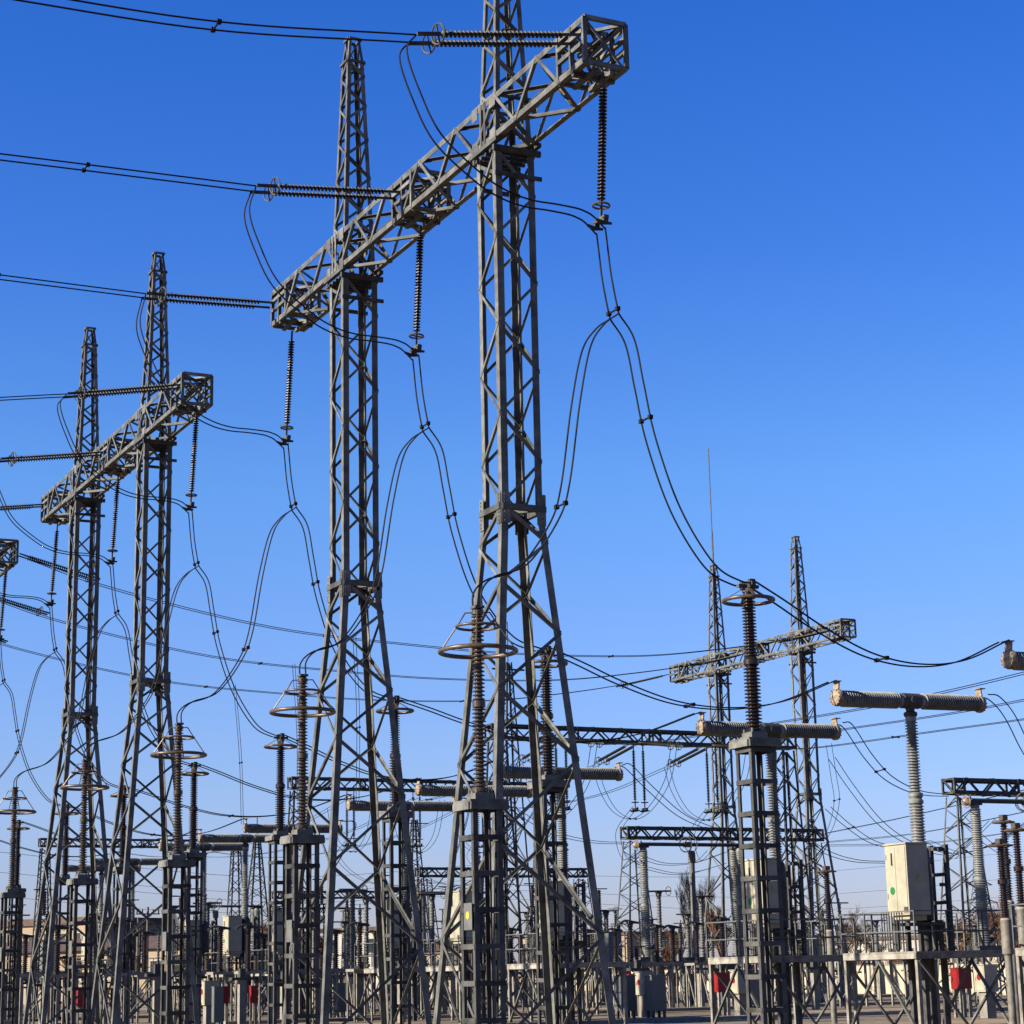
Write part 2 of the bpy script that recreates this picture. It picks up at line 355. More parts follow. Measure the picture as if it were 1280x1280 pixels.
def make_susp(L=3.0):
    t = thing('suspension_insulator', (0, 0, 0), '', 'insulator string', 'single insulator strings hanging from the gantries')
    mb = MB(); mb.lathe(sheds(.3, L, .085, .045, .1), 10, (0, 0, 0), (0, 0, -1)); mb.build('string', M['porc_dark'], t, 30)
    mb = MB(); mb.bar((0, 0, .02), (0, 0, -.36), .05); mb.build('link', M['steel_dark'], t, 0)
    mb = MB(); mb.torus((0, 0, -L-.12), (0, 0, 1), .19, .024, 28, 6); mb.bar((-.19, 0, -L-.12), (.19, 0, -L-.12), .03); mb.build('ring', M['ring'], t, 50)
    mb = MB(); mb.bar((0, 0, -L), (0, 0, -L-.4), .05); mb.box(-.06, .06, -.26, .26, -L-.5, -L-.42)
    for s_ in (-.2, .2): mb.box(-.06, .06, s_-.04, s_+.04, -L-.6, -L-.46); mb.tube([(-.24, s_, -L-.55), (-.08, s_, -L-.6), (.16, s_, -L-.58)], [.03, .055, .03], 8)
    mb.build('clamp', M['steel_dark'], t, 30)
    return t
sus = Kind(make_susp())
PH = [37.35, 47.6, 57.6, 67.3, 77.5, 87.3, 97.3, 107.5, 117.4]
PN = ['near end frame of the tallest gantry', 'middle frame of the tallest gantry', 'far end frame of the tallest gantry',
      'near end frame of the middle gantry', 'middle frame of the middle gantry', 'far end frame of the middle gantry',
      'near end frame of the last left gantry', 'middle frame of the last left gantry', 'far end frame of the last left gantry']
JP = [(p.x, p.z) for p in (onu(x, y, 37.35) for x, y in ((598, 222), (630, 243), (660, 254), (690, 259), (715, 264), (726, 268), (736, 274)))] + [(20.86, 17.87)]
SL = [(.19, -.13, -.085), (.11, -.03, -.03), (.055, 0, 0), (.19, -.15, -.1), (.16, -.1, -.05), (.15, -.08, -.05), (.15, -.08, -.05), (.15, -.08, -.05), (.15, -.08, -.05)]
FU = [37.4, 47.2, 57.3, 67.5, 77.4, 87.4, 97.3, 107.3, 117.2]
AU = [35.9, 45.7, 55.6, 65.8, 75.8, 85.8, 95.8]
GU = [41.1, 48.75, 56.25, 71.08, 79.0, 86.8, 101.2, 108.8, 116.2]
for i, u in enumerate(PH):
    if i > 6: break
    s0, s1, s2 = SL[i]
    p0 = V((20.4, u, 22.38))
    ten.put(p0, 'paired ribbed strings pulling left from the ' + PN[i], (0, -math.atan(s0), 0))
    e = p0 + V((-4.1*cos(math.atan(s0)), 0, -4.1*sin(math.atan(s0))))
    x = [0, 4.4, 8.6, 14, 22, 32, 44, 58]
    zz = [0, s1*4.4, s2*8.6, s2*8.6-.1, s2*8.6, s2*8.6+.6, s2*8.6+1.6, s2*8.6+3]
    cable([e+V((-a, 0, b)) for a, b in zip(x, zz)], 'twin line wires leaving left from the ' + PN[i], 'twin wires leaving the gantries to the left', sp=(.16,))
    J = [(e.x, e.z), (16.15, 21.2), (16.45, 20.3), (16.95, 19.4)] + JP
    cable([V((a, u, b)) for a, b in J], 'twin jumper wires looping under the ' + PN[i], 'jumper loops under the gantries')
    sus.put((21.05, u, 21.6), 'ribbed string hanging below the ' + PN[i], (0, R(3), 0))
    cable([(20.86, u, 17.9), (20.9, u, 17.5), (20.96, u, 16.9), (21.04, u, 16.4), (21.13, u, 15.95)], 'twin drop wires below the ' + PN[i], 'twin drop wires below the hanging strings', sep=(0, .2, 0), sp=(.95,))
    a = AU[i]
    cable([(21.13, u, 15.95), (20.75, u, 15.65), (20.4, u, 15.1), (20.05, u-.1, 13.8), (19.7, u-.2, 12), (19.3, u-.4, 11.1), (18.4, (u+a)/2, 10.05), (17.35, a+.1, 9.6), (17.02, a, 9.3), (17, a, 8.95)],
          'left branch of forked drop wires under the ' + PN[i], 'left branches of the forked drop wires', sep=(.0, .2, 0), sp=(.5,))
    b = FU[i]
    cable([(21.13, u, 15.95), (21.5, u, 15.4), (21.7, u, 14.4), (21.95, u, 13.2), (22.5, u, 11.7), (23.3, (u+b)/2, 10.55), (24.0, b, 10.2), (24.4, b, 10.2)],
          'right branch of forked drop wires under the ' + PN[i], 'right branches of the forked drop wires', sep=(.0, .2, 0), sp=(.38,))

# ------------------------------------------------------------------ pedestals and tall posts
def pedestal(t, H, w_=.62, plate=None):
    mb = MB(); c = sqc(w_, 0); d = sqc(w_, H)
    inn = [(V((1, 0, 0)), V((0, 1, 0))), (V((-1, 0, 0)), V((0, 1, 0))), (V((-1, 0, 0)), V((0, -1, 0))), (V((1, 0, 0)), V((0, -1, 0)))]
    for i in range(4): mb.angle(c[i], d[i], inn[i][0], inn[i][1], .1, .014)
    z = .4
    while z < H-.15:
        for i in range(4):
            p, q = sqc(w_, z)[i], sqc(w_, z)[(i+1) % 4]; mb.plate(p+NR[i]*.004, q+NR[i]*.004, V((0, 0, 1)), -.05, .05, NR[i], 0, .012)
        z += .68
    mb.build('lattice_leg', M['steel_dark'], t, 0)
    mb = MB(); e = w_/2+.09
    mb.box(-e, e, -e, e, H+.002, H+.05)
    for s_ in (-1, 1): mb.box(-e, e, s_*e-.03, s_*e+.03, H-.14, H); mb.box(s_*e-.03, s_*e+.03, -e+.04, e-.04, H-.14, H)
    mb.box(-.2, .2, -.2, .2, H+.05, H+.19)
    for sx in (-1, 1):
        for sy in (-1, 1): mb.tube([(sx*.16, sy*.16, H+.19), (sx*.16, sy*.16, H+.27)], .025, 6)
    mb.build('cap_plate', M['steel'], t, 0)
    mb = MB(); mb.box(-.5, .5, -.5, .5, 0, .18); mb.build('footing', M['concrete'], t, 0)
def make_arrester():
    t = thing('surge_arrester', (0, 0, 0), '', 'surge arrester', 'brown arresters with two grading rings')
    H = 5.14; pedestal(t, H)
    T = 8.95
    mb = MB(); h1 = H+.3
    mb.lathe([(h1-.08, .17), (h1, .17)]+sheds(h1, 7.0, .078, .075, .14)+[(7.0, .13), (7.12, .13)]+sheds(7.12, T-.12, .078, .07, .125)+[(T-.12, .12), (T-.05, .12), (T, .05)], 16)
    mb.build('insulator', M['porc'], t, 30)
    mb = MB(); z0 = T-.02
    mb.torus((0, 0, T-.85), (0, 0, 1), .75, .045, 48, 10); mb.torus((0, 0, T-.36), (0, 0, 1), .42, .028, 36, 8)
    for k in range(4):
        a = pi/4+k*pi/2+.3; d = V((cos(a), sin(a), 0))
        mb.tube([d*.06+V((0, 0, z0-.06)), d*.24+V((0, 0, z0-.06)), d*.42+V((0, 0, T-.36)), d*.75+V((0, 0, T-.85))], .016, 6)
    mb.build('grading_ring', M['ring'], t, 50)
    mb = MB(); mb.tube([(-.06, 0, T-.02), (-.06, 0, T+.06)], .03, 6); mb.box(-.1, .1, -.12, .12, T, T+.05); mb.build('terminal', M['steel_dark'], t, 0)
    mb = MB(); mb.tube(smoothpath([(.2, .1, H+.25), (.34, .1, H+.2), (.36, .1, H-.6), (.33, .1, 2.5), (.33, .1, .1)]), .018, 6); mb.build('earth_cable', M['wire'], t, 60)
    mb = MB(); mb.box(-.345, -.33, -.33, -.05, 2.75, 3.25)
    return t, mb
arr_t, _ = make_arrester()
arr = Kind(arr_t)
al = ['nearest brown arrester with two rings, in front of the right column of the tallest gantry', 'second brown double-ringed arrester, before the left column of the tallest gantry',
      'third brown double-ringed arrester from the right, left of the second gantry column pair', 'fourth brown double-ringed arrester from the right, between the middle gantry columns',
      'fifth brown double-ringed arrester from the right, at the left edge', 'sixth brown double-ringed arrester of the row, beyond the left edge one']
pc = ['yellow', 'green', 'red', 'yellow', 'green', 'red']
for i, u in enumerate(AU[:5]):
    o = arr.put((17.0, u, 0), al[i])
for i, o in enumerate([x for x in S.objects if x.name.startswith('surge_arrester')]):
    mb = MB(); mb.box(-.365, -.35, -.3, .06, 2.75, 3.25); pln = mb.build('marker_plate', M['steel_far'], o, 0)
    mb = MB(); mb.lathe([(0, .075), (.006, .075)], 16, (-.366, -.12, 3.02), (-1, 0, 0)); mb.build('phase_mark', M[pc[i]], pln, 0) if i == 0 else None

def make_vt():
    t = thing('voltage_transformer_post', (0, 0, 0), '', 'insulator post', 'dark posts with a single corona ring')
    H = 6.72; pedestal(t, H, .62); T = 10.1
    mb = MB(); h1 = H+.22
    mb.lathe([(h1-.1, .2), (h1, .2)]+sheds(h1, 8.35, .078, .11, .185)+[(8.35, .12), (8.4, .17), (8.5, .17), (8.56, .12)]+sheds(8.56, T-.2, .072, .09, .155)+[(T-.2, .11), (T-.1, .11)], 18)
    mb.build('insulator', M['porc_dark'], t, 30)
    mb = MB(); mb.torus((0, 0, T-.28), (0, 0, 1), .55, .042, 44, 10)
    for k in range(4):
        a = pi/4+k*pi/2+.5; d = V((cos(a), sin(a), 0)); s_ = V((-sin(a), cos(a), 0))
        mb.plate(d*.12+V((0, 0, T-.02)), d*.54+V((0, 0, T-.27)), s_, -.035, .035, V((0, 0, 1)), -.008, .008)
    mb.build('corona_ring', M['ring'], t, 50)
    mb = MB(); mb.lathe([(T-.1, .13), (T-.02, .13), (T, .08), (T+.06, .08)], 12); mb.box(-.26, .26, -.05, .05, T, T+.07); mb.box(-.05, .05, -.26, .26, T+.03, T+.12)
    for s_ in (-.16, .16): mb.box(-.07, .07, s_-.05, s_+.05, T-.02, T+.17)
    mb.build('terminal', M['steel_dark'], t, 0)
    return t
vt = Kind(make_vt())
for i, u in enumerate(FU[:8]):
    vt.put((24.3, u, 0), ('nearest tall dark ribbed post with one ring, before the distant gantry' if i == 0 else '%s tall dark ribbed single-ring post, counting leftward along its row' % ORD[i]))
for i in range(9):
    a, b = FU[i], GU[i]
    P = [(24.4, 10.2), (25.4, 9.9), (26.8, 9.45), (28.6, 9.05), (30.5, 9.0), (32.4, 9.3), (34.42, 10.02)]
    cable([(x, a+(b-a)*max(0, (x-24.4)/10.02)**1.0, z) for x, z in P], 'twin wires sagging from the %s single-ring post to its breaker' % ORD[i], 'twin wires between posts and breakers', sep=(.0, .2, .0), sp=(.55,), r=.021)

# ------------------------------------------------------------------ breakers
def make_breaker():
    t = thing('circuit_breaker', (0, 0, 0), '', 'circuit breaker', 'T-shaped circuit breakers with horizontal ribbed arms')
    H = 9.55
    for s_ in (-1, 1):
        mb = MB(); mb.lathe([(.3, .16), (.34, .2), (.44, .2), (.46, .17)]+sheds(.46, 2.45, .082, .17, .245)+[(2.45, .2), (2.5, .2)], 24, (0, 0, H), (s_, 0, .012*s_))
        arm = mb.build('interrupter', M['porc_grey'], t, 30)
        mb = MB(); mb.lathe([(2.5, .21), (2.53, .255), (2.6, .26), (2.66, .235), (2.69, .1), (2.7, .03)], 24, (0, 0, H), (s_, 0, 0))
        for k in range(12):
            a = 2*pi*k/12; mb.tube([(s_*2.6, .225*cos(a), H+.225*sin(a)), (s_*2.69, .225*cos(a), H+.225*sin(a))], .018, 6)
        mb.build('end_cap', M['cap'], arm, 30)
        mb = MB(); mb.plate(V((s_*2.6, 0, H+.2)), V((s_*2.56, 0, H+.48)), V((0, 1, 0)), -.13, .13, V((1, 0, 0)), -.02, .02)
        mb.box(min(s_*2.72, s_*2.5), max(s_*2.72, s_*2.5), -.16, .16, H+.45, H+.475); mb.build('terminal', M['cap'], arm, 0)
    mb = MB(); mb.lathe([(-.34, .2), (-.3, .23), (.3, .23), (.34, .2)], 20, (0, 0, H), (1, 0, 0)); mb.lathe([(9.08, .17), (9.12, .2), (9.2, .2), (9.25, .12), (9.35, .15), (9.5, .26)], 20)
    mb.tube([(0, -.24, H), (0, -.28, H)], .12, 14); mb.build('hub', M['steel_dark'], t, 30)
    mb = MB(); mb.lathe([(5.3, .2), (5.38, .2)]+sheds(5.38, 6.5, .085, .17, .225)+[(6.5, .16), (6.55, .22), (6.62, .22), (6.68, .17), (6.76, .22), (6.83, .22), (6.87, .15)]+sheds(6.87, 8.95, .085, .125, .195)+[(8.95, .16), (9.08, .16)], 22)
    mb.build('support_column', M['porc_grey'], t, 30)
    mb = MB(); mb.lathe([(3.15, .2), (3.2, .3), (4.0, .32), (5.0, .3), (5.2, .28), (5.3, .22)], 18); mb.tube([(.2, 0, 4.9), (.42, 0, 4.9)], .1, 12)
    mb.build('drive_tank', M['steel_dark'], t, 30)
    cx, cy = -.06, -.5
    def bx_(x0, x1, y0, y1, z0, z1): mb.box(x0+cx, x1+cx, y0+cy, y1+cy, z0-.12, z1-.12)
    mb = MB(); bx_(-1.2, -.46, -.55, .45, 3.45, 5.42); bx_(-1.24, -.42, -.59, .49, 5.425, 5.47); bx_(-1.1, -.5, -.4, .35, 3.3, 3.445)
    for z in (3.75, 3.85, 3.95): bx_(-1.0, -.66, -.562, -.551, z, z+.035)
    cb = mb.build('mechanism_cabinet', M['cab'], t, 0)
    mb = MB(); bx_(-1.215, -1.204, -.5, -.035, 3.5, 5.36); bx_(-1.215, -1.204, -.02, .4, 3.5, 5.36)
    for z in (3.8, 4.9): mb.tube([(-1.222+cx, .39+cy, z), (-1.222+cx, .39+cy, z+.14)], .02, 6)
    mb.build('door', M['cab'], cb, 0)
    mb = MB(); bx_(-1.25, -1.217, .1, .13, 4.85, 5.2); mb.build('handle', M['steel_dark'], cb, 0)
    mb = MB(); mb.lathe([(0, .11), (.006, .11)], 20, (-1.217+cx, .16+cy, 4.02), (-1, 0, 0)); mb.build('round_mark', M['green'], cb, 0)
    mb = MB(); a = V((-.83+cx, -.553+cy, 4.3))
    for p, q in (((-.14, 0, -.02), (.14, 0, -.02)), ((.14, 0, 0), (0, 0, .2)), ((0, 0, .2), (-.14, 0, 0)), ((.02, 0, .16), (-.03, 0, .08)), ((-.03, 0, .08), (.03, 0, .03))): mb.plate(a+V(p), a+V(q), V((0, 1, 0)), -.004, 0, V((.7, 0, .7)), -.011, .011)
    mb.build('warning_mark', M['yellow'], cb, 0)
    mb = MB(); bx_(-1.219, -1.2155, -.5, -.32, 3.52, 3.68); mb.build('lock_plate', M['steel_dark'], cb, 0)
    mb = MB()
    for y in (-.35, .35):
        mb.box(.62, .74, y-.06, y+.06, 2.32, 5.35)
    for z in (2.9, 3.7, 4.5, 5.25): mb.box(.63, .73, -.289, .289, z-.05, z+.05)
    for z in (3.0, 4.2, 5.2): mb.box(.4, .619, -.38, -.32, z-.05, z+.05)
    for sx in (-.35, .35):
        for sy in (-.3, .3): mb.box(sx-.06, sx+.06, sy-.06, sy+.06, 2.32, 3.2)
    mb.box(-.6, .6, -.5, .5, 3.05, 3.14); mb.build('mounting_frame', M['steel_dark'], t, 0)
    for a_, z_, r_ in (((-.85, .2), 3.3, .11), ((.1, .1), 3.1, .2), ((-.3, -.25), 3.3, .05)): mb = MB(); mb.tube([(*a_, z_), (*a_, 2.38)], r_, 12); mb.build('pipe', M['steel_dark'], t, 40)
    return t
brk = Kind(make_breaker())
BX = 37.14
bl = ['grey ribbed breaker whose left arm end enters at the right edge', 'T-shaped breaker above the beige cabinet marked with a green dot, at right', 'T-shaped breaker half hidden by the nearest dark single-ring post',
      'T-shaped breaker behind the right leg of the tallest gantry', 'T-shaped breaker crossing the right column of the tallest gantry', 'T-shaped breaker just left of the right column of the tallest gantry',
      'T-shaped breaker arms level with the second arrester pedestal', 'T-shaped breaker with grey-shaded cabinet left of the second arrester', 'ninth breaker of the row, arms behind the third arrester pedestal']
for i, u in enumerate(GU): brk.put((BX, u, 0), bl[i])
for i, (x, u) in enumerate([(BX, GU[8]+14.9), (BX, GU[8]+22.5)]): brk.put((x, u, 0), ('far breaker arms behind the fourth arrester', 'farthest breaker, its arms at the left behind the lattice legs')[i])

def make_platform(rail2=True):
    t = thing('service_platform', (0, 0, 0), '', 'platform', 'steel service platforms under the breakers')
    X0, X1, Y0, Y1, Z = -1.7, 1.6, -1.75, 1.75, 2.32
    mb = MB(); mb.box(X0, X1, Y0, Y1, Z-.05, Z)
    for y in (Y0+.02, Y1-.1): mb.box(X0, X1, y, y+.08, Z-.2, Z-.054)
    for x in (X0, X1-.08): mb.box(x-.003, x+.083, Y0+.1, Y1-.1, Z-.2, Z-.054)
    for x in (-.6, .6): mb.box(x-.05, x+.05, Y0+.1, Y1-.1, Z-.18, Z-.054)
    mb.build('deck', M['white_steel'], t, 0)
    mb = MB(); hgt = 1.1
    for h_ in (.55, hgt):
        mb.bar((X0, Y0, Z+h_), (X0, Y1, Z+h_), .035); mb.bar((X0, Y1, Z+h_), (X1, Y1, Z+h_), .035); mb.bar((X1, Y0, Z+h_), (X1, Y1, Z+h_), .035); mb.bar((X0, Y0, Z+h_), (X1, Y0, Z+h_), .035)
    for k in range(4):
        y = Y0+k*(Y1-Y0)/3
        for x in (X0, X1): mb.box(x-.02, x+.02, y-.02, y+.02, Z+.002, Z+hgt+.02)
    for x in (-.6, .5):
        for y in (Y0, Y1): mb.box(x-.02, x+.02, y-.02, y+.02, Z+.002, Z+hgt+.02)
    mb.build('railing', M['steel_far'], t, 0)
    for x in (X0+.06, X1-.06):
        for y in (Y0+.06, Y1-.06):
            mb = MB(); mb.angle((x, y, 0), (x, y, Z-.21), V((1, 0, 0)), V((0, 1, 0)), .11, .02); mb.build('leg', M['white_steel'], t, 0)
    for x in (X0+.02, X1-.02):
        mb = MB(); mb.bar((x, .02, Z-.25), (x, Y0+.1, .1), .08, .06); mb.bar((x, -.02, Z-.25), (x, Y1-.1, .1), .08, .06); mb.build('brace', M['steel'], t, 0)
    for y in (Y0+.02, Y1-.02):
        mb = MB(); mb.bar((X0+.1, y, Z-.25), (.1, y, .1), .08, .06); mb.bar((X1-.1, y, Z-.25), (-.1, y+.065, .1), .08, .06); mb.build('brace', M['steel'], t, 0)
    for x, y in ((-.35, -.3), (.35, .3), (.35, -.3), (-.35, .3)):
        mb = MB(); mb.bar((x, y, Z-.2), (x, y, 0), .14); mb.build('centre_post', M['steel_dark'], t, 0)
    mb = MB()
    for k in range(9): mb.box(X0-.012, X0+.012, -1.2+k*.12-.012, -1.2+k*.12+.012, Z+.06, Z+1.08)
    mb.build('gate_panel', M['steel_dark'], t, 0)
    return t
plat = Kind(make_platform())
for i, u in enumerate(GU+[GU[8]+14.9, GU[8]+22.5]): plat.put((BX+.05, u, 0), 'railed steel platform carrying the %s breaker, counting leftward from the right edge' % ORD[i])

# ------------------------------------------------------------------ secondary truss gantries (run across, x direction)
def tapered_tower(mb, x, H, w0, w1, leg, br, n=12):
    A = MB(); lattice(A, w0, 0, w1, H, leg, br, geo(n, .93), 0, False, .014)
    b = len(mb.v); mb.v += [(v[0]+x, v[1], v[2]) for v in A.v]; mb.f += [tuple(b+i for i in f) for f in A.f]
def make_truss(name, x1, zt, th, spire, grp, w0, pn):
    t = thing(name, (0, 0, 0), '', 'gantry', grp)
    for x in (.55, x1-.55):
        mb = MB(); tapered_tower(mb, x, zt-th-.1, w0, .8, .12 if w0 < 2.2 else .08, .07 if w0 < 2.2 else .045)
        mb.build('column', M['steel_dark' if w0 < 2.2 else 'steel_far'], t, 0)
        if spire:
            mb = MB(); A = MB(); lattice(A, .7, zt-th, .2, zt+spire, .08, .05, geo(9, .93)); mb.v = [(v[0]+x, v[1], v[2]) for v in A.v]; mb.f = A.f; mb.build('spire', M['steel_dark'], t, 0)
    mb = MB(); g = .42
    P = [(-g, zt-th), (g, zt-th), (g, zt), (-g, zt)]
    inn = [(V((0, 1, 0)), V((0, 0, 1))), (V((0, -1, 0)), V((0, 0, 1))), (V((0, -1, 0)), V((0, 0, -1))), (V((0, 1, 0)), V((0, 0, -1)))]
    for (y, z), (a, b) in zip(P, inn): mb.angle((0, y, z), (x1, y, z), a, b, .16, .02)
    for i, nr in enumerate((V((0, 0, -1)), V((0, 1, 0)), V((0, 0, 1)), V((0, -1, 0)))):
        (y0, z0), (y1, z1) = P[i], P[(i+1) % 4]
        mb.zig((0, y0, z0), (x1, y0, z0), (0, y1, z1), (x1, y1, z1), pn, .09, nr, i % 2, False, .012, None, .004)
    for x in (.05, .6, x1*.27, x1*.5, x1*.5+.7, x1*.75, x1-.6, x1-.05):
        for y in (-g, g): mb.bar((x, y, zt-th), (x, y, zt), .09)
        mb.bar((x, -g, zt-.04), (x, g, zt-.04), .08); mb.bar((x, -g, zt-th+.04), (x, g, zt-th+.04), .08); mb.bar((x, -g, zt-th), (x, g, zt), .06)
    mb.build('crossbeam', M['steel_dark'], t, 0)
    return t
ma = make_truss('truss_gantry', 19.3, 14.95, .8, 0, 'mid-height truss gantries running across', 2.0, 22)
mk = Kind(ma)
mk.put((46.9, 98, 0), 'long dark truss gantry right of the tallest gantry legs, ending behind the nearest single-ring post')
mk.put((46.7, 128, 0), 'dark truss gantry spanning behind the left column of the tallest gantry')
mk.put((44.5, 188, 0), 'faraway truss gantry showing between the middle gantry columns at left')
na = make_truss('low_truss_gantry', 13.6, 10.15, .72, 0, 'low truss gantries running across', 2.3, 18)
nk = Kind(na)
nk.put((58.5, 74.4, 0), 'low truss gantry entering from the right edge beside the cabinet')
nk.put((58.5, 104.3, 0), 'low truss gantry left of the distant spired gantry, above the corona rings')
nk.put((58.5, 134.2, 0), 'low truss gantry just right of the tallest gantry, seen through its legs', sc=(1, 1, .93))
nk.put((58.5, 164.1, 0), 'low truss gantry faintly seen through the tallest gantry column bases', sc=(1, 1, .9))

# ------------------------------------------------------------------ disconnectors under the low gantries
def make_disc():
    t = thing('disconnector', (0, 0, 0), '', 'disconnector', 'disconnectors with a horizontal tube on ribbed columns')
    for x, y in ((.4, 0), (6.7, -.25), (6.7, .45)):
        mb = MB(); mb.lathe([(2.75, .3), (2.85, .3)]+sheds(2.85, 5.6, .1, .23, .30)+[(5.6, .24), (5.72, .24)]+sheds(5.72, 8.7, .1, .2, .26)+[(8.7, .2), (8.85, .2)], 18, (x, y, 0))
        mb.build('support_column', M['porc_grey'], t, 30)
    mb = MB(); mb.tube([(.2, 0, 9.05), (7.2, 0, 9.05)], .11, 10); mb.box(.1, .7, -.16, .16, 8.85, 9.0); mb.box(6.4, 7, -.3, .55, 8.85, 8.94); mb.build('tube_arm', M['steel_dark'], t, 40)
    mb = MB(); mb.lathe([(-.2, .05), (-.15, .14), (0, .2), (.15, .14), (.2, .05)], 14, (-.05, 0, 9.0), (1, 0, 0)); mb.torus((-.05, 0, 9.0), (1, 0, 0), .27, .03, 24, 6); mb.build('end_ball', M['cap'], t, 40)
    for x, y in ((3.1, -.2), (3.35, .2), (3.6, 0)):
        mb = MB(); mb.torus((x, y, 9.05), (1, .5, 0), .42, .028, 30, 6); mb.build('corona_ring', M['steel_dark'], t, 50)
    mb = MB(); mb.box(3.1, 3.6, -.1, .1, 8.9, 9.2); mb.lathe([(2.7, .2), (2.8, .17), (8.0, .16), (8.05, .22), (8.6, .22), (8.7, .1)], 14, (3.6, 0, 0)); mb.build('fixed_contact', M['steel_far'], t, 30)
    mb = MB()
    for y in (-.9, .8): mb.box(-.6, 8, y, y+.14, 2.3, 2.5)
    for x in (-.5, .4, 3.3, 6.7, 7.8): mb.box(x, x+.14, -.759, .799, 2.32, 2.48)
    mb.box(-.3, 1.1, -.5, .5, 2.505, 2.74); mb.box(6, 7.4, -.6, .8, 2.505, 2.74); mb.box(3, 4, -.4, .4, 2.505, 2.7)
    for x in (-.4, 2.4, 5.2, 7.8):
        for y in (-.83, .87): mb.box(x-.06, x+.06, y-.06, y+.06, 0, 2.299)
    for x in (-.4, 5.2):
        for y in (-.83, .87): mb.bar((x, y, .1), (x+2.7, y, 2.3), .07); mb.bar((x+2.7, y+.08, .1), (x, y+.08, 2.3), .07)
    mb.build('support_frame', M['steel'], t, 0)
    mb = MB(); mb.bar((.5, -.3, 2.75), (1.1, -.9, 3.3), .12); mb.bar((.2, .3, 2.75), (1.2, .2, 3.5), .14); mb.lathe([(2.75, .2), (3.1, .2)], 10, (1.1, .4, 0)); mb.bar((0, -.4, 2.75), (-.4, -.6, 3.4), .08); mb.build('drive_linkage', M['steel_dark'], t, 0)
    return t
dk = Kind(make_disc())
dk.put((58.5, 73.1, 0), 'disconnector with one tall ribbed column and ringed tube, beneath the low gantry at right edge')
dk.put((58.5, 102.8, 0), 'disconnector with ribbed columns and corona rings under the low gantry beside the spired one')
dk.put((58.5, 134.2, 0), 'disconnector seen through the right leg of the tallest gantry', sc=(1, 1, .85))
dk.put((58.5, 164.1, 0), 'disconnector low behind the middle of the tallest gantry legs', sc=(1, 1, .85))
dk.put((44, 146, 0), 'disconnector tubes low between the second arrester and the cabinet behind it', sc=(1, 1, .8))

# ------------------------------------------------------------------ smaller posts
def make_pipe_post():
    t = thing('cable_post', (0, 0, 0), '', 'insulator post', 'dark insulators on pale pipe posts')
    mb = MB(); mb.lathe([(0, .11), (2.2, .11), (2.25, .16), (3.2, .16), (3.25, .12)], 16); mb.build('pipe', M['white_steel'], t, 30)
    mb = MB(); mb.lathe(sheds(3.25, 4.2, .07, .085, .14)+[(4.2, .15), (4.34, .15)]+sheds(4.34, 5.3, .07, .08, .13)+[(5.3, .1), (5.38, .1)], 14); mb.build('insulator', M['porc_dark'], t, 30)
    mb = MB(); mb.torus((0, 0, 5.3), (0, 0, 1), .34, .025, 26, 6); mb.bar((-.34, 0, 5.32), (.34, 0, 5.32), .05); mb.bar((0, -.34, 5.32), (0, .34, 5.32), .05); mb.box(-.1, .1, -.1, .1, 5.36, 5.5); mb.build('terminal_ring', M['ring'], t, 40)
    return t
pk = Kind(make_pipe_post())
def gput(kind, x, u, label, h=1.0, rot=None): return kind.put((gx(x, u), u, 0), label, rot, (1, 1, h))
gput(pk, 1040, 62, 'dark insulator on a pale pipe left of the breaker platform gate')
gput(pk, 1262, 46.5, 'shortest of three dark insulators on pale pipes at the right edge', .98)
gput(pk, 1268, 52.5, 'middle of three dark insulators on pale pipes at the right edge', 1.2)
gput(pk, 1283, 49, 'rightmost dark insulator on a pale pipe, cut by the right edge', 1.1)
def make_plain_post():
    t = thing('support_insulator', (0, 0, 0), '', 'insulator post', 'slim grey insulator posts in the background')
    mb = MB(); mb.lathe([(0, .15), (2.3, .15), (2.31, .22), (2.45, .22), (2.46, .12)], 12); mb.build('base_pipe', M['white_steel'], t, 30)
    mb = MB(); mb.lathe(sheds(2.46, 5.6, .16, .13, .165)+[(5.6, .19), (5.75, .19)], 12); mb.build('column', M['steel_far'], t, 30)
    mb = MB(); mb.tube([(-.9, 0, 5.88), (.9, 0, 5.9)], .05, 8); mb.box(-.2, .2, -.1, .1, 5.75, 5.85); mb.torus((.75, 0, 5.9), (1, .3, 0), .24, .025, 20, 6); mb.build('tube_arm', M['steel_dark'], t, 40)
    return t
qk = Kind(make_plain_post())
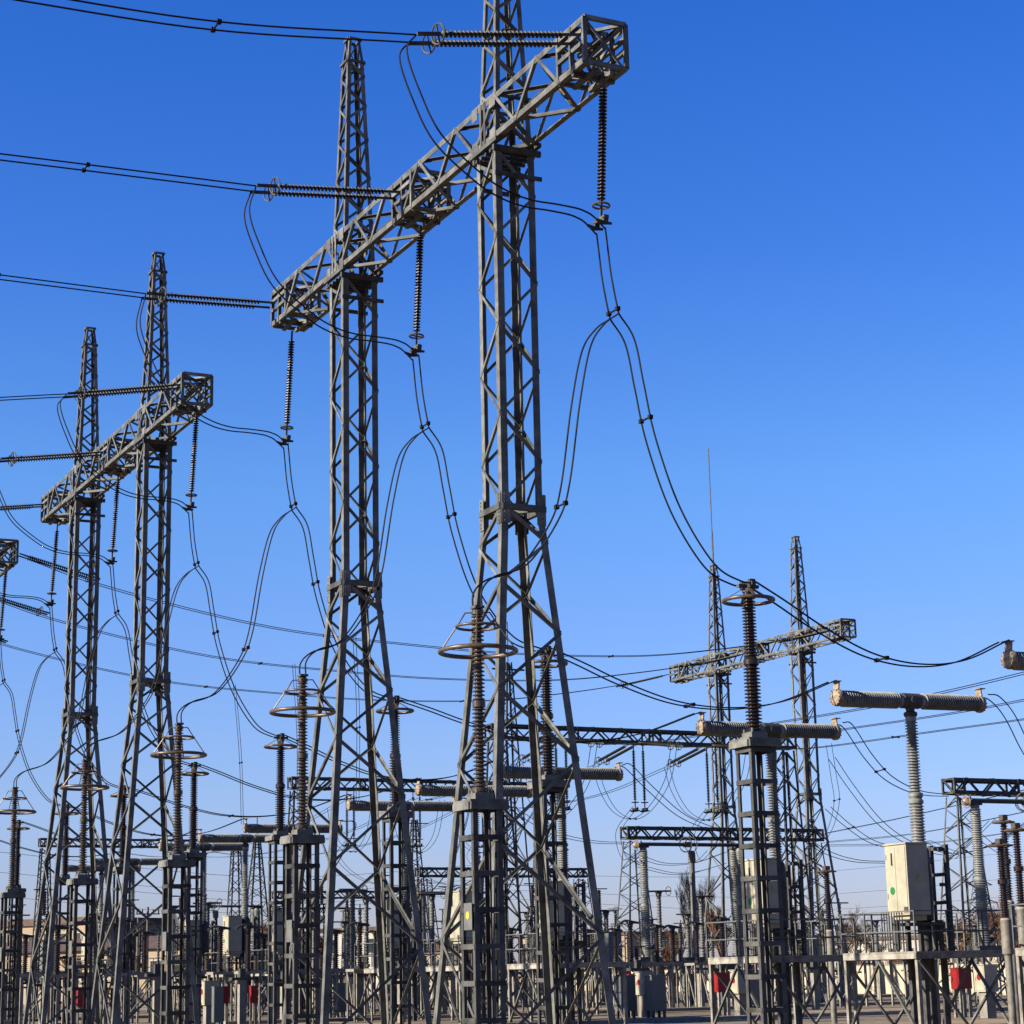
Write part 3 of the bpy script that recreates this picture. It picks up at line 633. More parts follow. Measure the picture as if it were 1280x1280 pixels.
PPX = [(827, 118, 1.2, 'left of the light smooth column'), (862, 128, 1.0, 'behind the corona rings under the low gantry'), (880, 112, 1.1, 'beside the twin ribbed columns'), (816, 140, 1.0, 'beside the far ribbed column'),
       (705, 130, 1.1, 'between the tallest gantry legs, right side'), (727, 150, 1.1, 'right of the tallest gantry legs, before beige building'), (745, 150, .9, 'close to the grey kiosk roof'), (760, 120, 1.0, 'near the grey upright box'),
       (441, 110, 1.15, 'between the left column legs of the tallest gantry'), (458, 112, 1.1, 'right of the pale slim post between column legs'), (430, 140, 1.0, 'before the pale far building'), (541, 115, 1.15, 'between the two columns of the tallest gantry'),
       (556, 130, .95, 'left of the beige breaker cabinet'), (507, 125, 1.0, 'behind the third single-ring pedestal'), (258, 120, 1.1, 'left of the grey-shaded breaker cabinet'), (393, 120, .9, 'left of the tallest gantry left leg'),
       (150, 130, .8, 'left of the far utility poles'), (62, 125, .9, 'behind the left middle-gantry legs'), (1010, 120, .9, 'behind the distant gantry tower foot'), (1098, 105, .8, 'right of the platform gate'),
       (905, 150, .8, 'behind the railed platform in the right half'), (935, 140, .9, 'left of the nearest single-ring pedestal'), (660, 140, 1.1, 'through the column foot of the tallest gantry'), (1222, 108, .75, 'between the leaning ribbed column and far pylon')]
for x, u, h, l in PPX: gput(qk, x, u, 'slim grey insulator post ' + l, h)
def make_dark_post():
    t = thing('post_insulator', (0, 0, 0), '', 'insulator post', 'short dark insulator posts on tables')
    mb = MB(); mb.box(-.5, .5, -.5, .5, 2.2, 2.32)
    for x in (-.42, .42):
        for y in (-.42, .42): mb.box(x-.04, x+.04, y-.04, y+.04, 0, 2.2)
        mb.bar((x, -.42, .1), (x, .42, 2.1), .05)
    mb.build('table', M['white_steel'], t, 0)
    mb = MB(); mb.lathe([(2.32, .16), (2.45, .16)]+sheds(2.45, 4.1, .1, .09, .15)+[(4.1, .14), (4.2, .14)], 12); mb.build('insulator', M['porc_dark'], t, 30)
    mb = MB(); mb.tube(smoothpath([(-.6, 0, 4.2), (-.3, 0, 4.35), (0, 0, 4.32), (.5, .1, 4.25)], 3), .06, 8); mb.box(-.16, .16, -.16, .16, 4.2, 4.34); mb.build('contact', M['steel_dark'], t, 40)
    return t
rk = Kind(make_dark_post())
DPX = [(823, 96, 'right of the leaning far ribbed column'), (843, 98, 'just left of the light smooth column'), (873, 92, 'beneath the twin ribbed columns'), (737, 105, 'right of the tallest gantry leg'), (771, 104, 'left of the red box group'),
       (715, 112, 'inside the right leg of the tallest gantry'), (420, 100, 'left inside the tallest gantry left column'), (470, 104, 'right inside the tallest gantry left column'), (519, 100, 'between the tallest gantry columns'), (180, 100, 'near the utility poles'),
       (330, 108, 'right of the grey-shaded cabinet'), (232, 104, 'behind the third arrester pedestal'), (120, 108, 'right of the fourth arrester pedestal'), (30, 104, 'near the left edge'), (985, 96, 'right of the nearest single-ring pedestal'), (1018, 92, 'left of the pale pipe post'), (590, 118, 'behind the nearest arrester pedestal'), (640, 100, 'behind the foot of the nearest arrester'), (948, 104, 'left of the nearest single-ring pedestal foot'),
       (275, 92, 'below the grey-shaded cabinet'), (310, 90, 'below the railing beside the grey-shaded cabinet'), (70, 88, 'between the left arresters'), (140, 86, 'inside the middle gantry left foot'), (450, 88, 'low inside the tallest gantry left column'), (697, 86, 'low by the right column foot'), (790, 88, 'beside the red boxes'), (905, 84, 'behind the platform braces')]
for x, u, l in DPX: gput(rk, x, u, 'short dark insulator on a pale table ' + l)

# ------------------------------------------------------------------ cabinets and kiosks on the ground
def make_box(name, cat, grp, bm, lm, w_, d_, z0, z1, face=None):
    t = thing(name, (0, 0, 0), '', cat, grp)
    mb = MB(); mb.box(-w_/2, w_/2, -d_/2, d_/2, z0, z1); mb.box(-w_/2-.04, w_/2+.04, -d_/2-.04, d_/2+.04, z1+.002, z1+.04); mb.build('body', M[bm], t, 0)
    mb = MB(); mb.box(-w_/2-.014, -w_/2-.002, -d_/2+.05, d_/2-.05, z0+.05, z1-.05); mb.box(-w_/2-.04, -w_/2-.015, d_/2-.14, d_/2-.1, (z0+z1)/2-.07, (z0+z1)/2+.07); dr = mb.build('door', M[bm], t, 0)
    if face:
        mb = MB(); mb.lathe([(0, .12), (.008, .12)], 16, (-w_/2-.0145, 0, (z0+z1)/2+.06), (-1, 0, 0)); mb.build('round_mark', M[face], dr, 0)
    if z0 > .5 and lm == 'concrete':
        mb = MB(); mb.box(-w_/2+.1, w_/2-.1, -d_/2+.1, d_/2-.1, 0, z0-.002); mb.build('pedestal', M[lm], t, 0); return t
    for x in (-w_/2+.08, w_/2-.08):
        for y in (-d_/2+.08, d_/2-.08): mb = MB(); mb.box(x-.05, x+.05, y-.05, y+.05, 0, z0-.002); mb.build('leg', M[lm], t, 0)
    return t
redk = Kind(make_box('red_cabinet', 'cabinet', 'red cabinets on legs', 'red', 'white_steel', .6, .5, 1.05, 1.8))
for x, u, l in [(1201, 64, 'red cabinet on legs beside the round-marked kiosk at right'), (791, 82, 'red cabinet between grey cabinet and cream kiosk, right of centre'), (841, 112, 'small red cabinet farther back, above the bare patch of ground'), (901, 74, 'red cabinet behind the crossed braces of the railed platform'),
                (281, 86, 'red cabinet left of two under the grey-shaded cabinet'), (317, 86, 'red cabinet right of two under the grey-shaded cabinet'), (101, 86, 'red cabinet between the fourth arrester pedestal and lattice leg')]:
    (redk.put((gx(x, u), u, 0), l, None, (.5, .5, .92)) if x < 400 else gput(redk, x, u, l))
kk = Kind(make_box('kiosk_cabinet', 'cabinet', 'cream kiosk cabinets on concrete feet', 'cab', 'concrete', .62, .62, .95, 1.9, 'red'))
for x, u, l in [(1232, 62, 'cream kiosk with a red round mark, right of the red cabinet'), (806, 80, 'cream kiosk right of the red cabinet near the centre right'), (925, 76, 'cream kiosk behind the platform braces'), (262, 84, 'cream kiosk left under the grey-shaded cabinet')]:
    gput(kk, x, u, l)
gk = Kind(make_box('grey_cabinet', 'cabinet', 'tall grey cabinets', 'cabgrey', 'steel_dark', .7, .6, .3, 1.75))
for x, u, l in [(781, 79, 'tall grey cabinet left of the red one near centre right'), (819, 78, 'tall grey cabinet right of the cream kiosk near centre right'), (272, 82, 'grey cabinet under the railed platform at left'), (862, 104, 'grey cabinet behind the bare patch of ground'), (940, 84, 'grey cabinet by the nearest single-ring pedestal foot'), (426, 98, 'grey cabinet inside the left column of the tallest gantry')]:
    (gk.put((gx(x, u), u, 0), l, None, (.55, .55, .95)) if x < 500 else gput(gk, x, u, l))
ek = Kind(make_box('equipment_box', 'equipment box', 'grey boxes raised on stands', 'cabgrey', 'steel_dark', .9, .7, 2.45, 4.3))
for x, u, l in [(767, 112, 'grey box with a small mast, raised on a stand right of the gantry leg'), (1018, 128, 'grey box raised on a stand behind the distant gantry foot'), (60, 118, 'grey box raised on a stand at far left')]:
    gput(ek, x, u, l)

# crowded far clutter nobody could tell apart one by one
def make_far_post():
    t = thing('thin_post', (0, 0, 0), 'thin far post with a short crossbar standing in the crowded background of the yard', 'insulator post', 'thin far posts crowding the background')
    mb = MB(); mb.lathe([(0, .12), (2.6, .12), (2.61, .1)]+sheds(2.62, 5.0, .2, .08, .13)+[(5.0, .12), (5.1, .12)], 8); mb.bar((-.7, 0, 5.15), (.7, 0, 5.15), .07); mb.bar((0, 0, 5.1), (0, 0, 5.4), .06); mb.build('post', M['steel_dark'], t, 0)
    return t
def make_stub():
    t = thing('concrete_post', (0, 0, 0), 'pale concrete support post with a dark cap, one of many near the ground', 'support post', 'pale concrete support posts near the ground')
    mb = MB(); mb.box(-.14, .14, -.14, .14, 0, 2.0); mb.build('post', M['concrete'], t, 0)
    mb = MB(); mb.box(-.5, .5, -.2, .2, 2.002, 2.12); mb.box(-.12, .12, -.12, .12, 2.122, 2.5); mb.build('cap', M['steel_dark'], t, 0)
    return t
def make_far_frame():
    t = thing('lattice_support', (0, 0, 0), 'slim far lattice support standing in the crowded background of the yard', 'support', 'slim far lattice supports crowding the background')
    mb = MB(); lattice(mb, .8, 0, .5, 6.2, .08, .05, geo(9, .95)); mb.box(-.4, .4, -.4, .4, 6.202, 6.27); mb.build('lattice', M['steel_dark'], t, 0)
    mb = MB(); mb.lathe([(6.27, .1)]+sheds(6.3, 7.6, .14, .09, .15)+[(7.62, .1)], 8); mb.bar((-.6, 0, 7.7), (.6, 0, 7.7), .07); mb.build('insulator', M['porc_dark'], t, 0)
    return t
def put_same(kind, spots):
    L = kind.p['label']
    for x, u, h in spots: gput(kind, x, u, L, h)
rnd = random.Random(21)
put_same(Kind(make_far_post()), [(rnd.uniform(-10, 1020) if k % 6 else rnd.uniform(1020, 1200), rnd.uniform(105, 165), rnd.uniform(.75, 1.2)) for k in range(52)])
put_same(Kind(make_stub()), [(rnd.uniform(-10, 1290), rnd.uniform(84, 138), rnd.uniform(.8, 1.1)) for k in range(95)])
put_same(Kind(make_far_frame()), [(x, rnd.uniform(112, 150), rnd.uniform(.8, 1.1)) for x in (18, 52, 118, 160, 224, 246, 348, 402, 434, 478, 512, 560, 604, 668, 700, 752, 772, 808, 868, 930, 968, 996)])

# low pale tables and support frames crossing the yard
def make_frame():
    t = thing('support_table', (0, 0, 0), '', 'steel table', 'low pale steel tables')
    mb = MB()
    for y in (-.5, .5): mb.box(0, 5, y-.06, y+.06, 2.25, 2.4)
    mb.box(.2, 4.8, -.439, .439, 2.3, 2.36); mb.build('top', M['white_steel'], t, 0)
    for x in (.1, 1.7, 3.3, 4.9):
        for y in (-.5, .5): mb = MB(); mb.box(x-.05, x+.05, y-.05, y+.05, 0, 2.25); mb.build('leg', M['white_steel'], t, 0)
    for y in (-.45, .45):
        for p, q in ((.1, 1.7), (4.9, 3.3)): mb = MB(); mb.bar((p, y, .2), (q, y, 2.2), .06); mb.build('brace', M['white_steel'], t, 0)
    for x in (.8, 2.5, 4.2): mb = MB(); mb.lathe(sheds(2.41, 3.0, .1, .08, .13)+[(3.0, .1), (3.08, .1)], 10, (x, 0, 0)); mb.bar((x-.5, 0, 3.12), (x+.5, 0, 3.12), .05); mb.build('insulator', M['porc'], t, 30)
    return t
fk = Kind(make_frame())
for x, u, l in [(700, 88, 'right of the tallest gantry right column'), (800, 96, 'crossing behind the red cabinet group'), (950, 92, 'behind the nearest single-ring pedestal'), (400, 104, 'through the left column foot of the tallest gantry'), (500, 94, 'between the two tallest gantry columns'), (150, 96, 'right of the fourth arrester'),
                (20, 92, 'at the left edge behind the fifth arrester'), (300, 98, 'behind the grey-shaded cabinet platform'), (1040, 88, 'right of the pale pipe post'), (600, 96, 'behind the nearest arrester pedestal')]:
    gput(fk, x, u, 'low pale steel table with small insulators ' + l)

# ------------------------------------------------------------------ bus conductors between the truss gantries
def bstr(v, u, s_, zt=14.2):
    o = ten.put((v, u, zt), 'x', (0, R(-9), R(90 if s_ < 0 else -90))); return o
bn = ['left', 'middle', 'right']
for i, v in enumerate((51.2, 56.0, 60.7)):
    for s_ in (-1, 1):
        o = bstr(v, 98+s_*.45, s_); o['group'] = 'paired strings on the truss gantries'
        o['label'] = '%s paired strings on the %s side of the long truss gantry right of centre' % (bn[i], 'near' if s_ < 0 else 'far')
    dz = (0, .35, .1)[i]
    cable([(v, 98-4.5-k, z) for k, z in ((0, 13.5), (6, 13.0), (15, 12.75+dz*.0), (26, 12.5), (38, 12.75), (50, 13.4), (62, 14.4))], '%s twin bus wires rising to the right edge from the long truss gantry' % bn[i], 'twin bus wires at right', sep=(.18, 0, 0), sp=(.3,), r=.018)
    cable([(v, 98+4.5+k, z) for k, z in ((0, 13.5), (7, 12.7), (13, 12.5), (20, 12.7), (24.5, 13.4))], '%s twin bus wires between the two dark truss gantries' % bn[i], 'twin bus wires between truss gantries', sep=(.18, 0, 0), sp=(.5,), r=.018)
    cable([(v, 128.5+k, z) for k, z in ((0, 13.8), (12, 12.4), (28, 11.9), (44, 12.4), (59, 13.8))], '%s twin bus wires running to the faraway truss gantry' % bn[i], 'twin bus wires to the faraway truss gantry', sep=(.18, 0, 0), r=.018)
    # jumper loops below the beam and hanging string pairs
    cable([(v-.3, 93.6, 13.45), (v-.3, 94.4, 11.8), (v-.3, 96.3, 10.5), (v-.2, 98.4, 10.1), (v-.2, 100.4, 10.7), (v-.2, 101.8, 12), (v-.2, 102.5, 13.4)], '%s jumper loop under the long truss gantry' % bn[i], 'jumper loops under the truss gantry', sep=(.18, 0, 0), sp=(.5,), r=.018)
    o = sus.put((v-.2, 98.1, 14.1), '%s hanging string under the long truss gantry' % bn[i]); o['group'] = 'hanging strings under the truss gantries'
    o = sus.put((v+.4, 98.1, 14.1), '%s hanging string of the second set under the long truss gantry' % bn[i]); o['group'] = 'hanging strings under the truss gantries'
    for k in (0, .5):
        o = sus.put((v-.4+k, 128.1, 14.1), '%s hanging string %s under the truss gantry behind the left column' % (bn[i], ('beside', 'right')[k > 0])); o['group'] = 'hanging strings under the truss gantries'
    cable([(v, 124.2, 13.3), (v, 125.4, 11), (v, 128, 10.1), (v, 131, 11), (v, 132.3, 13.3)], '%s jumper loop under the truss gantry behind the left column' % bn[i], 'jumper loops under the truss gantry', sep=(.18, 0, 0), sp=(.5,), r=.018)
    cable([(v-.3, 128.1, 10.9), (v-1.2, 127.5, 9.6), (v+.4, 126, 8.0), (v+3, 122, 7.6)], '%s thin drop wires under the truss gantry behind the left column' % bn[i], 'thin drop wires', sep=(.16, 0, 0), r=.016)
    cable([(v-.2, 98.1, 10.75), (v-.8, 99, 9.4), (v+1.0, 101.5, 8.1), (v+3.5, 104.2, 8.8)], '%s thin drop wires under the long truss gantry' % bn[i], 'thin drop wires', sep=(.16, 0, 0), r=.016)

# long high wires from the last left gantry to the distant gantry
pf = ['upper', 'middle', 'lower']
for i, (u0, u1) in enumerate(((97.3, 102.6), (107.5, 112.8), (117.4, 122.9))):
    zs = [22.2, 20.9, 19.6, 19.25, 19.2, 19.6, 20.4, 21.3, 22.2]
    vs = [21.6, 26.5, 35, 43, 50, 58, 64, 69, 72.8]
    cable([(v, u0+(u1-u0)*(v-21.6)/51.2, z) for v, z in zip(vs, zs)], '%s of the long thin wires crossing the whole picture to the distant gantry' % pf[i], 'long wires to the distant gantry', sep=(0, .2, 0), sp=(.3, .6), r=.02)
    o = ten.put((21.6, u0, 22.2), '%s paired strings on the right side of the last left gantry' % pf[i], (0, R(-14), pi)); o['group'] = 'paired strings of the long wires'
    o = ten.put((72.8, u1, 22.2), '%s paired strings on the left side of the distant gantry' % pf[i], (0, R(-14), 0)); o['group'] = 'paired strings of the long wires'
for x0, y0, x1, y1, u, l in [(293, 856, 303, 1030, 117.4, 'twin thin wires dropping straight down right of the third arrester'), (367, 830, 373, 1000, 108.5, 'twin thin wires dropping behind the second arrester'), (443, 795, 447, 1000, 99, 'twin thin wires dropping inside the left column of the tallest gantry')]:
    a, b = onu(x0, y0, u), onu(x1, y1, u); c = (a+b)/2; c.x += .12
    cable([a, c, b], l, 'long thin drop wires', sep=(0, .2, 0), sp=(.62,), r=.017)

# pixel-measured wires on the right
def pw(P, label, sep=(.1, -.12, .04), sp=(), r=.02, grp='twin wires right of the breakers'):
    cable([onu(x, y, u) for x, y, u in P], label, grp, sep=sep, sp=sp, r=r)
pw([(1048, 905, 56.3), (1060, 908, 57), (1085, 945, 60), (1110, 972, 63.5), (1140, 988, 67.5), (1165, 993, 71), (1190, 994, 74.4)], 'twin wires curving down from the half-hidden breaker to the low gantry at right', sp=(.45,))
pw([(1229, 870, 48.75), (1243, 873, 49.5), (1262, 895, 51.5), (1285, 940, 54), (1310, 975, 58), (1350, 985, 62)], 'twin wires curving off the right arm of the breaker with green-dotted cabinet')
pw([(773, 958, 71.1), (785, 958, 72.5), (812, 985, 77), (850, 1018, 84), (885, 1034, 92), (915, 1041, 104.3)], 'twin wires curving right from the breaker behind the tallest gantry leg')
pw([(1040, 948, 80), (1065, 985, 82), (1100, 1028, 85), (1140, 1055, 88), (1190, 1068, 92), (1240, 1055, 96), (1290, 1025, 100)], 'twin sagging wires crossing behind the beige cabinet top')
pw([(1035, 1010, 90), (1060, 1032, 91), (1090, 1052, 92), (1120, 1058, 93), (1160, 1052, 94)], 'short twin wires sagging toward the beige cabinet', sp=(.3,))
pw([(1000, 1045, 90), (1035, 1066, 91), (1070, 1076, 92), (1110, 1078, 93)], 'lowest wires touching the beige cabinet from the left')
pw([(1036, 930, 96), (1042, 970, 96), (1046, 1000, 96), (1040, 1030, 96), (1030, 1050, 96)], 'short jumper loop right of the distant tower', sp=(.5,), r=.016)
pw([(640, 1010, 100), (690, 1040, 101), (740, 1052, 102), (785, 1054, 104)], 'twin wires sagging to the low gantry through the right leg', r=.018)
pw([(798, 1070, 104), (830, 1080, 106), (870, 1078, 108), (905, 1066, 110)], 'twin wires sagging beneath the ringed tube', r=.018)
pw([(800, 1083, 110), (840, 1092, 112), (870, 1090, 114), (905, 1080, 116)], 'lower twin wires sagging beneath the ringed tube', r=.018)
pw([(1240, 1025, 80), (1215, 1050, 80), (1190, 1075, 80)], 'thin wires slanting left from the ringed tube at right', r=.016)
pw([(1200, 1020, 80), (1230, 1050, 80), (1262, 1072, 80)], 'thin wires slanting right below the tube at right', r=.016)
for P_, l_ in (([(1030, 1042, 110), (1110, 1026, 108), (1190, 1008, 106), (1295, 984, 104)], 'upper thin twin line rising behind the right breaker column'), ([(1030, 1053, 112), (1150, 1041, 110), (1295, 1012, 106)], 'middle thin twin line rising behind the right breaker column'),
               ([(1030, 1057, 114), (1160, 1054, 112), (1295, 1036, 108)], 'lower thin twin line rising behind the right breaker column'), ([(1160, 1052, 92), (1200, 1066, 92), (1250, 1052, 90), (1295, 1018, 88)], 'twin sagging wires right of the beige cabinet top')):
    pw(P_, l_, r=.017, grp='thin twin lines at lower right')
for i in range(2, 8):
    u = GU[i]
    if i == 2 or i == 3: continue
    b = {4: 134.2, 5: 134.2, 6: 164.1, 7: 164.1}[i]; xx = {4: 58.8, 5: 65, 6: 58.8, 7: 65}[i]
    cable([(39.8, u, 10), (41, u+1, 9.7), (45, u+(b-u)*.25, 7.7), (50, u+(b-u)*.55, 6.8), (55, u+(b-u)*.85, 7.4), (xx, b, 8.6)], 'twin wires leaving the right arm of the %s breaker' % ORD[i], 'twin wires from breaker right arms', sep=(.03, .14, 0), r=.018)
# thin far lines low in the sky
for i, (x0, y0, x1, y1, d) in enumerate([(-30, 1062, 640, 1078, 210), (-30, 1088, 640, 1096, 230), (60, 1104, 640, 1108, 240), (-30, 1118, 560, 1120, 250), (520, 1090, 1300, 1062, 240), (560, 1110, 1300, 1095, 250), (600, 1122, 1300, 1118, 260)]):
    a, b = onu(x0, y0, d), onu(x1, y1, d+10); c = (a+b)/2; c.z -= 2.2
    cable([a, c, b], 'single far line low in the sky, %s from the %s' % (ORD[i % 4], 'top at left' if i < 4 else 'top at right'), 'thin far lines', sep=(0, 0, 0), r=.022, name='far_line')

# ------------------------------------------------------------------ masts and pylons behind
def make_mast():
    t = thing('lattice_mast', (0, 0, 0), '', 'mast', 'slender lattice masts')
    mb = MB(); lattice(mb, 2.6, 0, .45, 24, .12, .07, geo(20, .93)); mb.build('tower', M['steel_dark'], t, 0)
    mb = MB(); mb.tube([(0, 0, 24), (0, 0, 27)], .04, 6); mb.bar((-1.3, 0, 23.5), (1.3, 0, 23.5), .12); mb.build('rod', M['steel_dark'], t, 0)
    return t
msk = Kind(make_mast())
gput(msk, 643, 132, 'slender mast seen through the right column of the tallest gantry')
gput(msk, 320, 150, 'slender mast right of the grey-shaded cabinet', .52)
gput(msk, 520, 160, 'slender mast between the tallest gantry columns', .62)
t = thing('transmission_pylon', (gx(1231, 330), 330, 0), 'far transmission pylon with three crossarms beyond the brown bushes', 'pylon')
mb = MB(); lattice(mb, 6.5, 0, 1.8, 17, .16, .12, geo(8, .9), 0, True); lattice(mb, 1.8, 17, .3, 27, .14, .1, geo(8, .9), 0, True); mb.build('tower', M['steel_dark'], t, 0)
for z, wv in ((10, 5.5), (14, 4.5), (17.5, 3.4)):
    mb = MB()
    for y in (-.6, .6):
        mb.bar((-wv, 0, z), (wv, 0, z+.01), .14) if y < 0 else None
        mb.bar((-wv, 0, z), (0, y, z+1.2), .1); mb.bar((wv, 0, z), (0, y, z+1.2), .1)
    mb.build('crossarm', M['steel_dark'], t, 0)
def make_pole():
    t = thing('utility_pole', (0, 0, 0), '', 'utility pole', 'wooden utility poles')
    mb = MB(); mb.lathe([(0, .16), (8.2, .1)], 10); mb.build('pole', M['bark'], t, 40)
    mb = MB(); mb.bar((-1.1, 0, 7.6), (1.1, 0, 7.6), .1)
    mb.build('crossarm', M['steel_dark'], t, 0)
    mb = MB()
    for x in (-1, -.5, .5, 1): mb.lathe([(7.65, .03), (7.75, .08), (7.85, .05), (7.95, .08), (8.0, .03)], 8, (x, 0, 0))
    mb.build('pin_insulators', M['porc'], t, 40)
    return t
upk = Kind(make_pole())
gput(upk, 171, 190, 'left of two utility poles between the left lattice columns', .95)
gput(upk, 183, 184, 'right of two utility poles between the left lattice columns', 1.05)
gput(upk, 840, 210, 'utility pole far behind the light smooth column', .7)

# ------------------------------------------------------------------ wall, buildings
t = thing('boundary_wall', (84, 92, 0), 'cream rendered boundary wall behind the platforms at right', 'wall')
mb = MB()
for k in range(26): mb.box(k*6+.01, k*6+5.85, 0, .25, .0, 2.05); mb.box(k*6+5.85, k*6+6.01, -.05, .3, 0, 2.12)
mb.build('panels', M['wall'], t, 0)
mb = MB()
for k in range(26): mb.box(k*6+.01, k*6+5.84, -.04, .29, 2.052, 2.12)
mb.build('coping', M['concrete'], t, 0); t.rotation_euler = (0, 0, R(76)); t.scale = (1, -1, 1)
def building(name, x, u, w_, d_, h, m, label, nf, nw, roofh=0, rot=0, pitched=False):
    t = thing(name, (gx(x, u), u, 0), label, 'building'); t.rotation_euler = (0, 0, R(-60))
    mb = MB(); mb.box(0, w_, 0, d_, 0, h); mb.build('wall', M[m], t, 0)
    mb = MB()
    if pitched:
        mb.v = [(-.5, -.5, h+.01), (w_+.5, -.5, h+.01), (w_+.5, d_+.5, h+.01), (-.5, d_+.5, h+.01), (-.5, d_/2, h+roofh), (w_+.5, d_/2, h+roofh)]
        mb.f = [(0, 1, 5, 4), (2, 3, 4, 5), (0, 4, 3), (1, 2, 5), (0, 3, 2, 1)]
    else: mb.box(-.3, w_+.3, -.3, d_+.3, h+.005, h+max(.3, roofh)); 
    mb.build('roof', M['roof'], t, 0)
    fh = h/nf; sp = w_/nw
    for f_ in range(nf):
        for k in range(nw):
            x0 = sp*(k+.28); z0 = fh*f_+fh*.32
            mb = MB(); mb.box(x0-.08, x0+sp*.44+.08, -.05, -.01, z0-.08, z0+fh*.45+.08); fr = mb.build('window', M['bldw'], t, 0)
            mb = MB(); mb.box(x0, x0+sp*.44, -.07, -.052, z0, z0+fh*.45); mb.build('pane', M['win'], fr, 0)
    return t
building('brick_house', -25, 250, 17, 14, 8.6, 'bld', 'tan two-storey building with dark roof band at left edge', 2, 7, .8)
building('long_shed', -30, 225, 40, 10, 5.2, 'bld', 'long tan shed in front of the left-edge building', 1, 10, 1.4, 0, True)
building('low_house', 158, 235, 10, 9, 5.4, 'bld', 'tan house with brown roof behind the utility poles', 1, 4, 1.8, 0, True)
building('low_house', 208, 300, 22, 9, 5.2, 'bld', 'low tan house right of the utility poles', 1, 6, 1.4, 0, True)
building('pale_house', 404, 250, 9, 8, 7.6, 'bldw', 'pale house inside the left column of the tallest gantry', 2, 3, .6)
building('brick_house', 650, 330, 22, 10, 8.2, 'bld', 'tan flat-roofed building between gantry leg and grey box', 2, 7, .6)
building('brick_house', 770, 330, 8, 8, 8.4, 'bld', 'small tan building left of the far ribbed column', 2, 3, .6)
building('warehouse', 1000, 300, 50, 16, 6.4, 'bldw', 'long low white warehouse beyond the boundary wall', 1, 16, .6)
building('low_house', 500, 290, 12, 8, 5.6, 'bld', 'low tan house between the tallest gantry columns', 1, 4, 1.5, 0, True)

# ------------------------------------------------------------------ bare trees
def make_tree(seed, H, spread, m, gens=5, upright=.6, kids=(3, 4), tr=.15):
    rnd = random.Random(seed); t = thing('bare_tree', (0, 0, 0), '', 'tree', None)
    T = MB(); C = MB()
    def grow(p, d, L, r, g):
        q = p + d*L; tgt = T if g >= gens-1 else C
        mid = p + d*L*.5 + V((rnd.uniform(-1, 1), rnd.uniform(-1, 1), 0))*L*.06
        tgt.tube([p, mid, q], [r, r*.85, r*.68], 5 if g > 2 else 3)
        if g == 0: return
        for k in range(rnd.randint(*kids)+(1 if g < 3 else 0)):
            a = rnd.uniform(0, 2*pi); s_ = rnd.uniform(.35, .9)*spread
            nd = (d*1.0 + V((cos(a)*s_, sin(a)*s_, upright*rnd.uniform(.1, .9)))).normalized()
            st = p.lerp(q, rnd.uniform(.45, 1)) if k else q
            grow(st, nd, L*rnd.uniform(.55, .8), r*(.68 if m == 'twig' else .62), g-1)
    grow(V((0, 0, 0)), V((rnd.uniform(-.05, .05), 0, 1)), H*.3, tr, gens)
    T.build('trunk', M['bark'], t, 60); C.build('crown', M[m], t, 60)
    return t
def tree(seed, x, u, H, label, spread=1, m='bark', up=.6, grp=None, kids=(3, 4), gens=5):
    if kids == (4, 5): gens = 6; kids = (3, 4)
    t = make_tree(seed, H, spread, m, gens, up, kids); t.location = (gx(x, u), u, 0); t['label'] = label
    if grp: t['group'] = grp
tree(1, 1078, 185, 10.5, 'grey bare tree with fine twigs between distant gantry and beige cabinet', 1.0)
tree(2, 1098, 195, 8.5, 'smaller grey bare tree just left of the beige cabinet', 1.1)
tree(3, 1265, 190, 10.5, 'reddish brown bare tree in front of the right edge', 1.0, 'twig', .5, None, (4, 5))
tree(4, 1240, 205, 10, 'reddish brown bare tree below the far pylon', 1.1, 'twig', .5, None, (4, 5))
tree(5, 1290, 200, 9.5, 'reddish brown bare tree cut by the right edge', 1.0, 'twig', .5, None, (4, 5))
tree(6, 866, 180, 12.6, 'tall narrow bare tree behind the light smooth column', .5, 'bark', 1.1, None, (4, 5))
tree(7, 884, 188, 12.2, 'tall narrow bare tree left of the distant gantry tower', .5, 'bark', 1.1, None, (4, 5))
tree(8, 845, 170, 8.0, 'rust brown bare tree behind the small dark posts', .9, 'twig', .6, None, (4, 5))
tree(9, 905, 185, 10.0, 'bare tree in front of the distant gantry tower base', .7, 'twig', .8, None, (4, 5))
tree(10, 822, 185, 7.5, 'grey bare tree right of the far ribbed column', 1.0)
tree(11, 272, 190, 8.8, 'hazy bare tree behind the grey-shaded cabinet', 1.0, 'bark', .6)
tree(12, 325, 185, 8.2, 'bare tree right of the slender mast at left', 1.1)
tree(13, 395, 180, 7.2, 'brown bare tree left of the pale house', 1.0, 'twig', .6, None, (4, 5))
tree(14, 447, 200, 9.5, 'narrow bare tree inside the left column of the tallest gantry', .6, 'bark', 1.0)
tree(15, 665, 200, 7.0, 'brown bare tree in front of the tan flat-roofed building', 1.0, 'twig', .5, None, (4, 5))
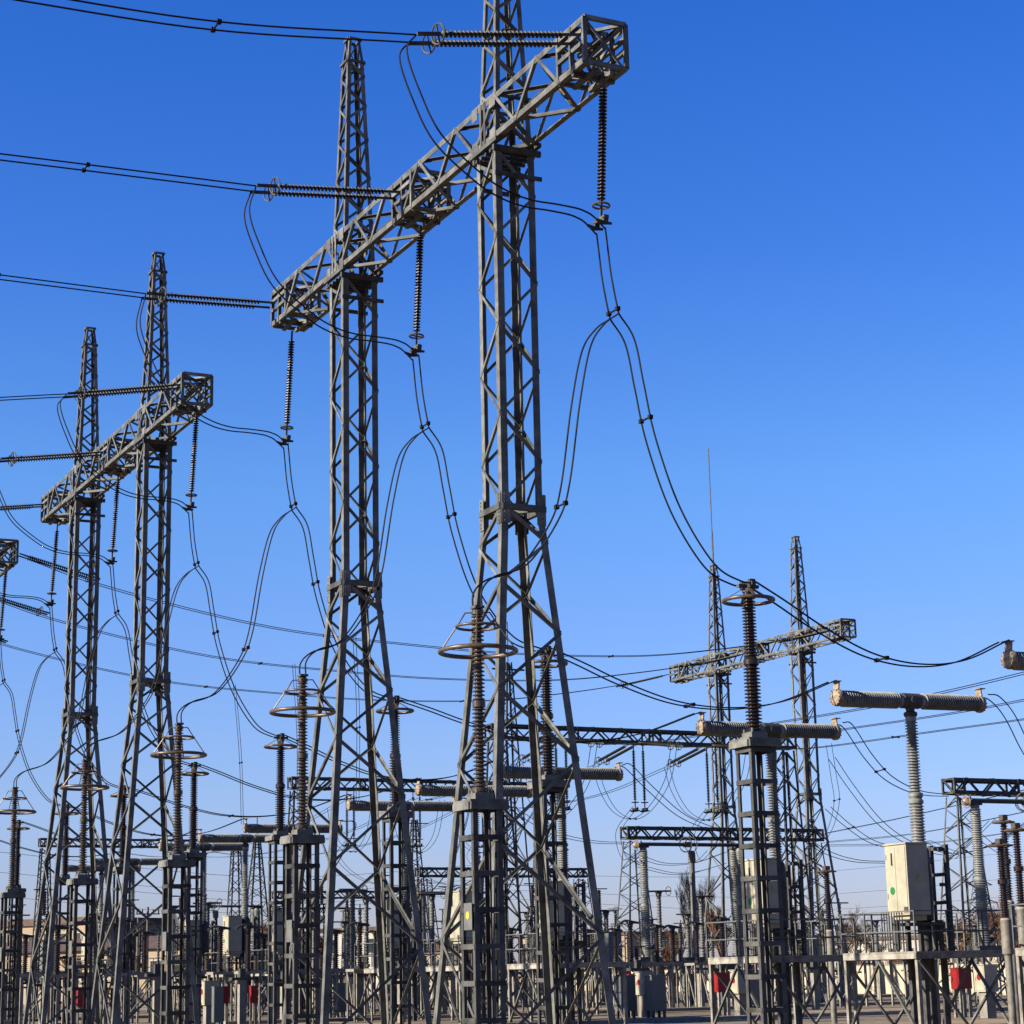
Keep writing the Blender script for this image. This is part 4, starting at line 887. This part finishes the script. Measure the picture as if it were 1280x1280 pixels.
tree(16, 738, 230, 7.5, 'thin bare tree before the small tan building', 1.0, 'twig')
tree(17, 95, 205, 6.5, 'brown bare tree behind the fourth arrester pedestal', 1.1, 'twig')
tree(18, 1160, 210, 6.2, 'low reddish bare tree behind the breaker tank', 1.2, 'twig', .4, None, (4, 5))
tree(19, 1130, 180, 4.6, 'low brown bare tree behind the platform railing', 1.3, 'twig', .3, None, (4, 5))
tree(20, 1212, 195, 6.0, 'low reddish bare tree left of the far pylon', 1.2, 'twig', .4, None, (4, 5))

for k_, (x_, l_) in enumerate([(1192, 'low rust brown bush tree left of the leaning ribbed column'), (1224, 'low rust brown bush tree right of the leaning ribbed column'), (1250, 'low rust brown bush tree under the far pylon right leg'), (1278, 'low rust brown bush tree between the pale pipes at the right edge'),
                           (335, 'low rust brown bush tree left of the second arrester pedestal'), (585, 'low rust brown bush tree behind the nearest arrester pedestal'), (1060, 'low rust brown bush tree behind the platform gate')]):
    tree(40+k_, x_, 172+5*k_, 8.4+.5*(k_ % 3), l_, 1.2, 'twig', .45, None, (4, 5))

# dry hedge behind the wall: uncountable twigs
rnd = random.Random(5); mb = MB()
for k in range(5200):
    q_ = rnd.uniform(0, 120); e_ = rnd.uniform(2, 6); x = 84+q_*.242+e_*.97; y = 92+q_*.97-e_*.242; h = rnd.uniform(1.6, 3.2)
    p = V((x, y, rnd.uniform(0, h*.6))); q = p+V((rnd.uniform(-.7, .7), rnd.uniform(-.7, .7), rnd.uniform(.4, 1.3)))
    mb.bar(p, q, .035)
tag(mb.build('dry_hedge', M['twig'], None, 0), 'tangled brown dry hedge growing behind the boundary wall', 'hedge', kind='stuff')

# cable trench covers and kerbs on the ground
mb = MB()
for y, a, b in ((71, 30, 140), (90, 30, 150), (113, 20, 170)):
    n = int((b-a)/1.0)
    for k in range(n): mb.box(a+k, a+k+.97, y, y+.9, .004, .15)
tag(mb.build('cable_trench_path', M['concrete'], None, 0), kind='structure')
mb = MB(); mb.box(-10, 240, 132, 140, .004, .03); tag(mb.build('yard_road', M['concrete'], None, 0), kind='structure')
